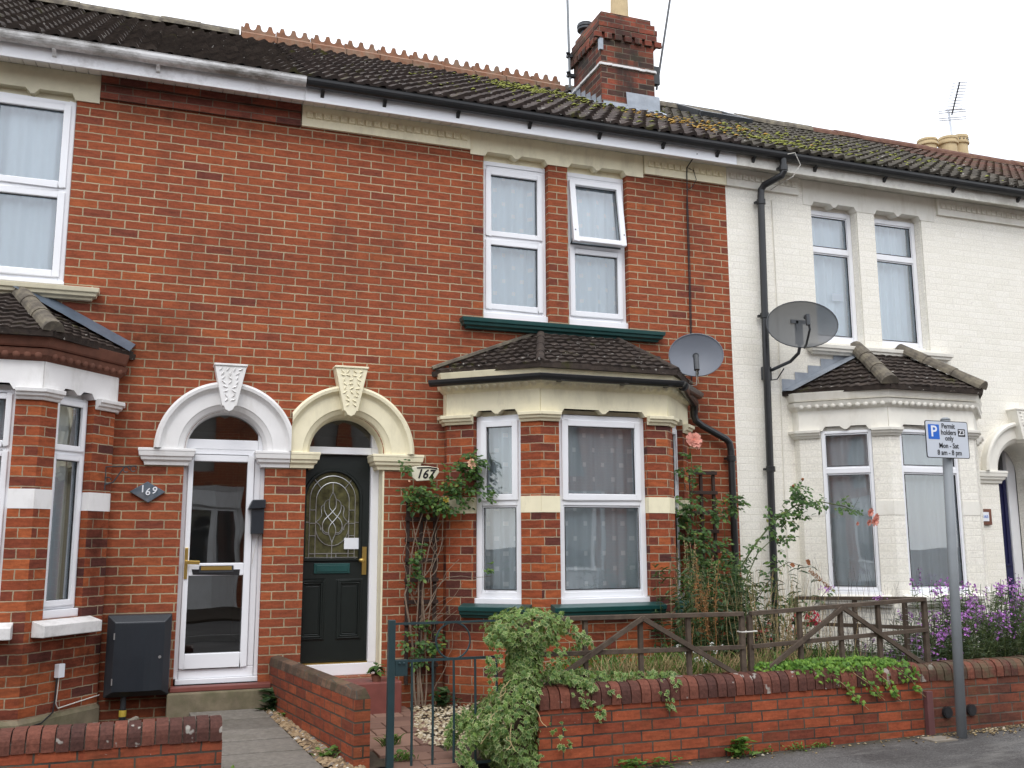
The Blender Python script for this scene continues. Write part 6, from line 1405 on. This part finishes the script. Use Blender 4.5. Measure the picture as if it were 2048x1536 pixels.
def along(path, n, s0, s1, spread):
    P = [Vector(p) for p in path]
    for _ in range(n):
        t = r.random()*(len(P)-1.001); i = int(t); p = P[i]+(P[i+1]-P[i])*(t-i)+rvec(r)*spread; rose_leaves(lv, p, rvec(r)*.7+Vector((0, -.3, -.25)), r, r.uniform(s0, s1)*1.25)
along(main[2:6], 16, .03, .045, .04); along(main[5:], 30, .03, .045, .035); along([(6.06, -.9, 2.0), (6.14, -.9, 2.1), (6.16, -.9, 2.18)], 26, .03, .05, .06); along([(5.95, -.9, 1.9), (6.12, -.9, 1.86)], 24, .035, .05, .06); along([(5.95, -.9, 1.68), (6.05, -.9, 1.72)], 8, .03, .04, .03)
along([(5.74, -.9, 1.98), (5.80, -.9, 1.86)], 7, .03, .04, .03); along([(5.5, -.9, 1.5), (5.62, -.9, 1.6)], 6, .025, .035, .03); along([(5.85, -.9, 1.4), (5.9, -.9, 1.1), (5.8, -.9, .9)], 14, .035, .055, .07); along([(6.2, -.9, 1.0), (6.44, -.9, 1.2)], 9, .03, .04, .05); along([(5.9, -.9, 1.6), (5.6, -.9, 1.2), (5.5, -.9, .9)], 20, .03, .05, .1)
lv.build('foliage', M['rose_leaf'], c3)
for c, s in (((6.94, -.92, 1.93), .045), ((6.97, -.94, 1.845), .055), ((7.01, -.92, 1.885), .04), ((6.90, -.94, 1.83), .035), ((6.78, -.92, 1.82), .022)): m = MB(); flower(m, Vector(c), Vector((.2, -1, -.2)), s, r, 4); m.build('blossom', M['rose_pink'], c3)
m = MB(); oval_leaf(m, (6.16, -.92, 1.48), Vector((.4, 0, -.3)), Vector((0, -1, .2)), .08, .06); oval_leaf(m, (5.98, -.92, 1.44), Vector((.6, 0, -.1)), Vector((0, -1, .2)), .07, .05); M['brown_leaf'] = plain('brown_leaf', (.26, .10, .04), .8); m.build('withered_leaf', M['brown_leaf'], c3)
for c in ((6.19, -.9, 2.235), (6.08, -.9, 2.17), (5.87, -.9, 1.66)): m = MB(); m.lathe(c, [(.003, -.012), (.013, 0), (.014, .01), (.006, .018)], 8); m.build('rose_hip', M['brown_leaf'], c3)

# ---- tall bed plants between bay and fence
def stalks(parent, region, n, h0, h1, mat, rad, seed, lean=.15, name='stem'):
    rr = random.Random(seed); m = MB(); tips = []
    for _ in range(n):
        x, y = region(rr); h = rr.uniform(h0, h1); a = Vector((x, y, gz(x, y)-.02)); b = a+Vector((rr.uniform(-lean, lean)*h, rr.uniform(-lean, lean)*h*.5, h)); p = wavy(rr, a, b, 6, .02); m.tube(p, [rad*(1-.7*i/6) for i in range(7)], 4, cap=False); tips.append(p)
    m.build(name, mat, parent); return tips
r = random.Random(505)
wh = plant('willowherb', 'tall dark green leafy clump between the bay and the downpipes', 'plant', (5.0, -1.2, .4))
tips = stalks(wh, lambda q: (q.uniform(4.55, 5.55), q.uniform(-1.7, -.75)), 105, .45, 1.05, M['green_stem'], .004, 1)
lv = MB()
for p in tips:
    for _ in range(26):
        t = r.uniform(.15, 1)*(len(p)-1.001); i = int(t); q = p[i]+(p[i+1]-p[i])*(t-i); a = r.uniform(0, 6.28); oval_leaf(lv, q, Vector((math.cos(a), math.sin(a)*.8, r.uniform(-.3, .6))), Vector((0, 0, 1))+rvec(r)*.5, r.uniform(.06, .12), r.uniform(.014, .026), 0, .25)
lv.build('foliage', M['bush_leaf'], wh)
sg_ = plant('dry_grass', 'pale straw coloured dead stalks behind the tie of the fence panels', 'dead grass', (5.3, -1.5, .4))
stalks(sg_, lambda q: (q.gauss(5.3, .28), q.uniform(-1.9, -1.3)), 170, .35, .95, M['straw'], .0028, 2, .35)
stalks(sg_, lambda q: (q.gauss(5.9, .35), q.uniform(-1.9, -1.2)), 60, .4, .85, M['dark_stem'], .002, 22, .3)
dk = plant('dock_plant', 'rust brown dock seed spikes rising beside the right of the bay', 'weed', (4.66, -1.6, .4))
tp_ = stalks(dk, lambda q: (q.uniform(4.52, 4.74), q.uniform(-1.75, -1.5)), 7, .65, 1.0, M['rust_seed'], .005, 3, .06)
m = MB()
for p in tp_:
    for _ in range(130):
        t = r.uniform(.45, 1)*(len(p)-1.001); i = int(t); q = p[i]+(p[i+1]-p[i])*(t-i)+rvec(r)*.018; oval_leaf(m, q, rvec(r)+Vector((0, 0, .5)), rvec(r), .016, .009)
m.build('seed_head', M['rust_seed'], dk)
dk = plant('dock_plant', 'thin buff seed spikes above the middle of the left fence panel', 'weed', (4.55, -1.2, .4))
tp_ = stalks(dk, lambda q: (q.uniform(4.7, 5.0), q.uniform(-1.2, -1.0)), 14, .7, 1.2, M['straw'], .003, 33, .1); m = MB()
for p in tp_:
    for _ in range(50):
        t = r.uniform(.5, 1)*(len(p)-1.001); i = int(t); q = p[i]+(p[i+1]-p[i])*(t-i)+rvec(r)*.012; oval_leaf(m, q, rvec(r)+Vector((0, 0, .5)), rvec(r), .014, .006)
m.build('seed_head', M['straw'], dk)
fu = plant('fuchsia', 'fuchsia with hanging red flowers behind the right fence panel', 'fuchsia', (5.6, -1.5, .4))
tp_ = stalks(fu, lambda q: (q.uniform(5.2, 5.85), q.uniform(-1.6, -1.2)), 26, .3, .62, M['dark_stem'], .004, 4, .3); lv = MB()
for p in tp_:
    for _ in range(16):
        t = r.uniform(.2, 1)*(len(p)-1.001); i = int(t); q = p[i]+(p[i+1]-p[i])*(t-i)+rvec(r)*.03; oval_leaf(lv, q, rvec(r), Vector((0, -.3, 1))+rvec(r)*.4, r.uniform(.03, .045), .022)
lv.build('foliage', M['bush_leaf'], fu)
k = 0
for cx, cy_, cz, n in ((5.54, -1.52, .95, 9), (5.60, -1.52, .92, 7), (5.76, -1.52, 1.02, 14), (5.80, -1.5, .99, 8), (5.31, -1.5, .94, 8), (5.24, -1.5, .91, 5), (4.86, -1.5, 1.0, 3), (5.06, -1.5, 1.0, 4), (5.62, -1.5, 1.04, 3)):
    for _ in range(n):
        c = Vector((cx+r.gauss(0, .03), cy_+r.gauss(0, .02), cz+r.gauss(0, .03))); m = MB(); m.tube([c, c-Vector((0, 0, .015))], [.004, .006], 5)
        for j in range(4): a = 1.57*j+r.random(); oval_leaf(m, c-Vector((0, 0, .012)), Vector((math.cos(a), math.sin(a), -.8)), Vector((0, 0, 1)), .03, .012)
        m.build('flower', M['red_petal'], fu); k += 1
al = plant('alyssum', 'small plant with round white flower heads at the foot of the left fence panel', 'flower', (4.45, -1.9, .42))
tp_ = stalks(al, lambda q: (q.uniform(4.33, 4.6), q.uniform(-1.98, -1.8)), 22, .18, .36, M['green_stem'], .0025, 5, .3); lv = MB()
for p in tp_:
    for _ in range(12): q = p[r.randrange(1, 6)]+rvec(r)*.02; oval_leaf(lv, q, rvec(r)+Vector((0, -.2, .2)), Vector((0, 0, 1)), .035, .008)
lv.build('foliage', M['weed_leaf'], al)
for p in tp_[:11]:
    m = MB(); c = p[-1]
    for _ in range(26): v = rvec(r); oval_leaf(m, c+v*.012, v, rvec(r), .009, .009)
    m.build('flower_head', M['white_petal'], al)

# ---- purple wallflower in the right-hand garden
r = random.Random(606)
wf = plant('wallflower', 'large bush of small purple flowers behind the far right wall', 'flowering bush', (7.4, -1.75, .5))
def reg_w(q):
    while True:
        x, y = q.uniform(6.45, 9.2), q.uniform(-2.1, -1.1)
        if q.random() < min(1, .25+(x-6.5)/.8): return x, y
st_ = MB(); lv = MB(); fl_ = MB()
for _ in range(560):
    x, y = reg_w(r); hmax = .28+.57*min(1, max(0, (x-6.55)/.75)); h = r.uniform(.5, 1.0)*hmax; a = Vector((x, y, .45)); b = a+Vector((r.uniform(-.2, .15), r.uniform(-.25, .05), h)); p = wavy(r, a, b, 5, .02); st_.tube(p, .0028, 4, cap=False)
    for _ in range(22):
        q = p[r.randrange(0, 5)].lerp(p[5], r.random()*.6)+rvec(r)*.015; aa = r.uniform(0, 6.28); oval_leaf(lv, q, Vector((math.cos(aa), math.sin(aa), r.uniform(0, .8))), Vector((0, 0, 1))+rvec(r)*.4, r.uniform(.045, .085), .012, 0, .1)
    if r.random() < .55:
        for _ in range(r.randrange(5, 15)):
            q = p[-1]+Vector((r.gauss(0, .018), r.gauss(0, .018), -abs(r.gauss(0, .055))+.015)); nn = (rvec(r)+Vector((0, -.8, .3))).normalized(); o = nn.orthogonal().normalized(); o2 = nn.cross(o)
            for j in range(4):
                t = 1.571*j+.4; dd = o*math.cos(t)+o2*math.sin(t); oval_leaf(fl_, q, dd+nn*.2, nn, .0125, .011)
for _ in range(14):       # a few taller flowering spires
    x = r.uniform(6.6, 8.4); a = Vector((x, r.uniform(-2.0, -1.5), .7)); b = a+Vector((r.uniform(-.1, .1), -.05, r.uniform(.5, .72))); p = wavy(r, a, b, 5, .02); st_.tube(p, .002, 4, cap=False)
    for _ in range(14):
        q = p[4].lerp(p[5], r.random())+rvec(r)*.02; oval_leaf(fl_, q, rvec(r), rvec(r), .016, .012)
st_.build('stem', M['green_stem'], wf); lv.build('foliage', M['grey_leaf'], wf); tag(fl_.build('blossom', M['purple'], wf), kind='stuff')
# buddleia sprigs
bd = plant('buddleia', 'thin brown buddleia stems with two purple tips behind the right fence panel', 'shrub', (6.15, -1.7, .45))
tp_ = stalks(bd, lambda q: (q.uniform(5.8, 6.9), q.uniform(-1.9, -1.2)), 46, .5, 1.0, M['dark_stem'], .0025, 6, .3)
for c in ((5.98, -2.1, 1.19), (5.55, -2.0, 1.27)):
    m = MB()
    for _ in range(60): q = Vector(c)+Vector((r.gauss(0, .035), r.gauss(0, .01), r.gauss(0, .012))); oval_leaf(m, q, rvec(r), rvec(r), .012, .009)
    m.build('flower_tip', M['purple'], bd)
m = MB()
for _ in range(240):
    t = r.random(); q = Vector((5.42+.22*t, -1.95, 1.42-.16*t))+rvec(r)*.014; oval_leaf(m, q, rvec(r), rvec(r), .012, .008)
m.build('seed_head', M['rust_seed'], bd)

# ---- low ground cover in the beds
r = random.Random(707); lv = MB()
for _ in range(5200):
    x = r.uniform(3.1, 6.3); y = r.uniform(-2.06, -.9); z = gz(x, y); k = .5+.5*noise.noise((x*2.2, y*2.2, 4))
    if k < .3: continue
    q = Vector((x, y, z+r.uniform(0, .24)*k)); a = r.uniform(0, 6.28)
    if r.random() < .35: blade(lv, q, Vector((math.cos(a)*.5, math.sin(a)*.5, 1)), r.uniform(.12, .3), .009, r, .4, 1)
    else: oval_leaf(lv, q, Vector((math.cos(a), math.sin(a), .4)), Vector((0, 0, 1))+rvec(r)*.4, r.uniform(.03, .07), r.uniform(.018, .035), 0)
for _ in range(2800):
    x = r.gauss(4.3, .6); y = r.uniform(-2.05, -1.5)
    if not 3.35 < x < 6.2: continue
    blade(lv, (x, y, gz(x, y)), Vector((r.uniform(-.5, .5), r.uniform(-.4, .3), 1)), r.uniform(.15, .40), .006, r, .3, r.choice((1, 2, 2)))
tag(lv.build('ground_cover', [M['lily_leaf'], M['weed_leaf'], M['straw']]), kind='stuff')
lv = MB()
for _ in range(2400):
    x = r.uniform(6.3, 9.5); y = r.uniform(-2.06, -.9); a = r.uniform(0, 6.28); oval_leaf(lv, (x, y, .52+r.uniform(0, .22)), Vector((math.cos(a), math.sin(a), .4)), Vector((0, 0, 1))+rvec(r)*.4, r.uniform(.03, .07), r.uniform(.015, .03), 0)
tag(lv.build('ground_cover', M['bush_leaf']), kind='stuff')
fe = plant('fern', 'dark low fern clump behind the coping beside the leftmost fence post', 'fern', (3.4, -2.0, .5)); lv = MB()
for _ in range(46):
    a = r.uniform(0, 6.28); d = Vector((math.cos(a), math.sin(a)*.6, r.uniform(.5, 1.3))).normalized(); L = r.uniform(.15, .27); b0 = Vector((3.42+r.uniform(-.08, .1), -1.98, .58))
    for i in range(9):
        t = (i+1)/10; p = b0+d*L*t+Vector((0, 0, -.25*L*t*t)); s2 = d.cross(Vector((0, 0, 1))).normalized()
        for sg in (-1, 1): oval_leaf(lv, p, s2*sg+d*.5, Vector((0, 0, 1)), .055*(1.1-t), .014)
lv.build('fronds', M['bush_leaf'], fe)

# ---- weeds
def weed(label, c, w, h, n, seed, blades=.4, mat='weed_leaf', group='weeds along walls and paving'):
    rr = random.Random(seed); m = MB(); c = Vector(c)
    for _ in range(n):
        a = rr.uniform(0, 6.28); q = c+Vector((rr.gauss(0, w*.35), rr.gauss(0, w*.15), rr.uniform(0, .5)*h))
        if rr.random() < blades: blade(m, c+Vector((rr.gauss(0, w*.3), rr.gauss(0, w*.15), 0)), Vector((math.cos(a)*.7, math.sin(a)*.5, 1)), h*rr.uniform(.6, 1.1), .006, rr, .4)
        else: oval_leaf(m, q, Vector((math.cos(a), math.sin(a)*.7-.2, rr.uniform(0, .7))), Vector((0, -.2, 1))+rvec(rr)*.4, h*rr.uniform(.25, .5), h*rr.uniform(.14, .26))
    return tag(m.build('weed', M[mat]), label, 'weed', group)
P0 = lambda x, y: (x, y, pz(x))
weed('broad leaved weed at the wall foot nearest the gate pier', P0(3.55, -2.36), .16, .13, 60, 1, .1); weed('low broad leaved weed second from the gate along the wall foot', P0(3.80, -2.36), .16, .10, 50, 2, .1)
weed('ragged taller weed in the middle of the wall foot', P0(4.44, -2.34), .12, .22, 60, 3, .35); weed('small tuft of weed right of the ragged weed at the wall foot', P0(4.66, -2.33), .08, .08, 26, 4, .3); weed('flat weed at the wall foot below the right fence panel', P0(4.95, -2.33), .16, .08, 44, 5, .2); weed('grassy weed at the wall foot furthest along before the maroon post', P0(5.16, -2.33), .14, .07, 40, 6, .7)
weed('bushy green weed in the corner of doorstep and dividing wall', (1.42, -.20, .28), .14, .30, 130, 7, .15, 'bush_leaf'); weed('small weed growing in the gravel beside the dividing wall', (1.46, -.50, .27), .09, .12, 40, 8, .3); weed('bright weed at the edge of the slab path near the gate', (1.55, -1.8, .22), .10, .14, 50, 9, .5)
weed('grass tuft between the brown pavers behind the gate', (2.05, -1.55, .22), .12, .16, 90, 10, .85); weed('lower grass tuft on the pavers close to the gate post', (2.02, -2.05, .22), .14, .12, 70, 11, .85); weed('feathery green weed at the foot of the bay by the air brick', (2.83, -.22, .24), .12, .24, 70, 12, .3, 'bush_leaf')
weed('green weeds below the black meter cabinet', (.42, -.4, .22), .22, .12, 60, 13, .4); weed('grass along the foot of the left bay', (-.05, -.55, .22), .3, .12, 70, 14, .8); weed('weed at the street end of the slab path', (.87, -2.2, .20), .08, .12, 36, 15, .4)
dp = plant('doorway_plant', 'small leafy plant drooping in front of the black door threshold', 'plant', (2.23, -.28, .49)); lv = MB(); r = random.Random(9)
m = MB(); m.lathe((2.22, -.26, .49), [(.035, 0), (.045, .05), (.05, .055)], 12); m.build('pot', M['terracotta'], dp)
for _ in range(26): a = r.uniform(0, 6.28); oval_leaf(lv, (2.22, -.26, .56+r.uniform(0, .06)), Vector((math.cos(a), math.sin(a), r.uniform(-.2, .8))), Vector((0, 0, 1)), r.uniform(.06, .11), .045, 0, .4)
lv.build('foliage', M['rose_leaf'], dp)
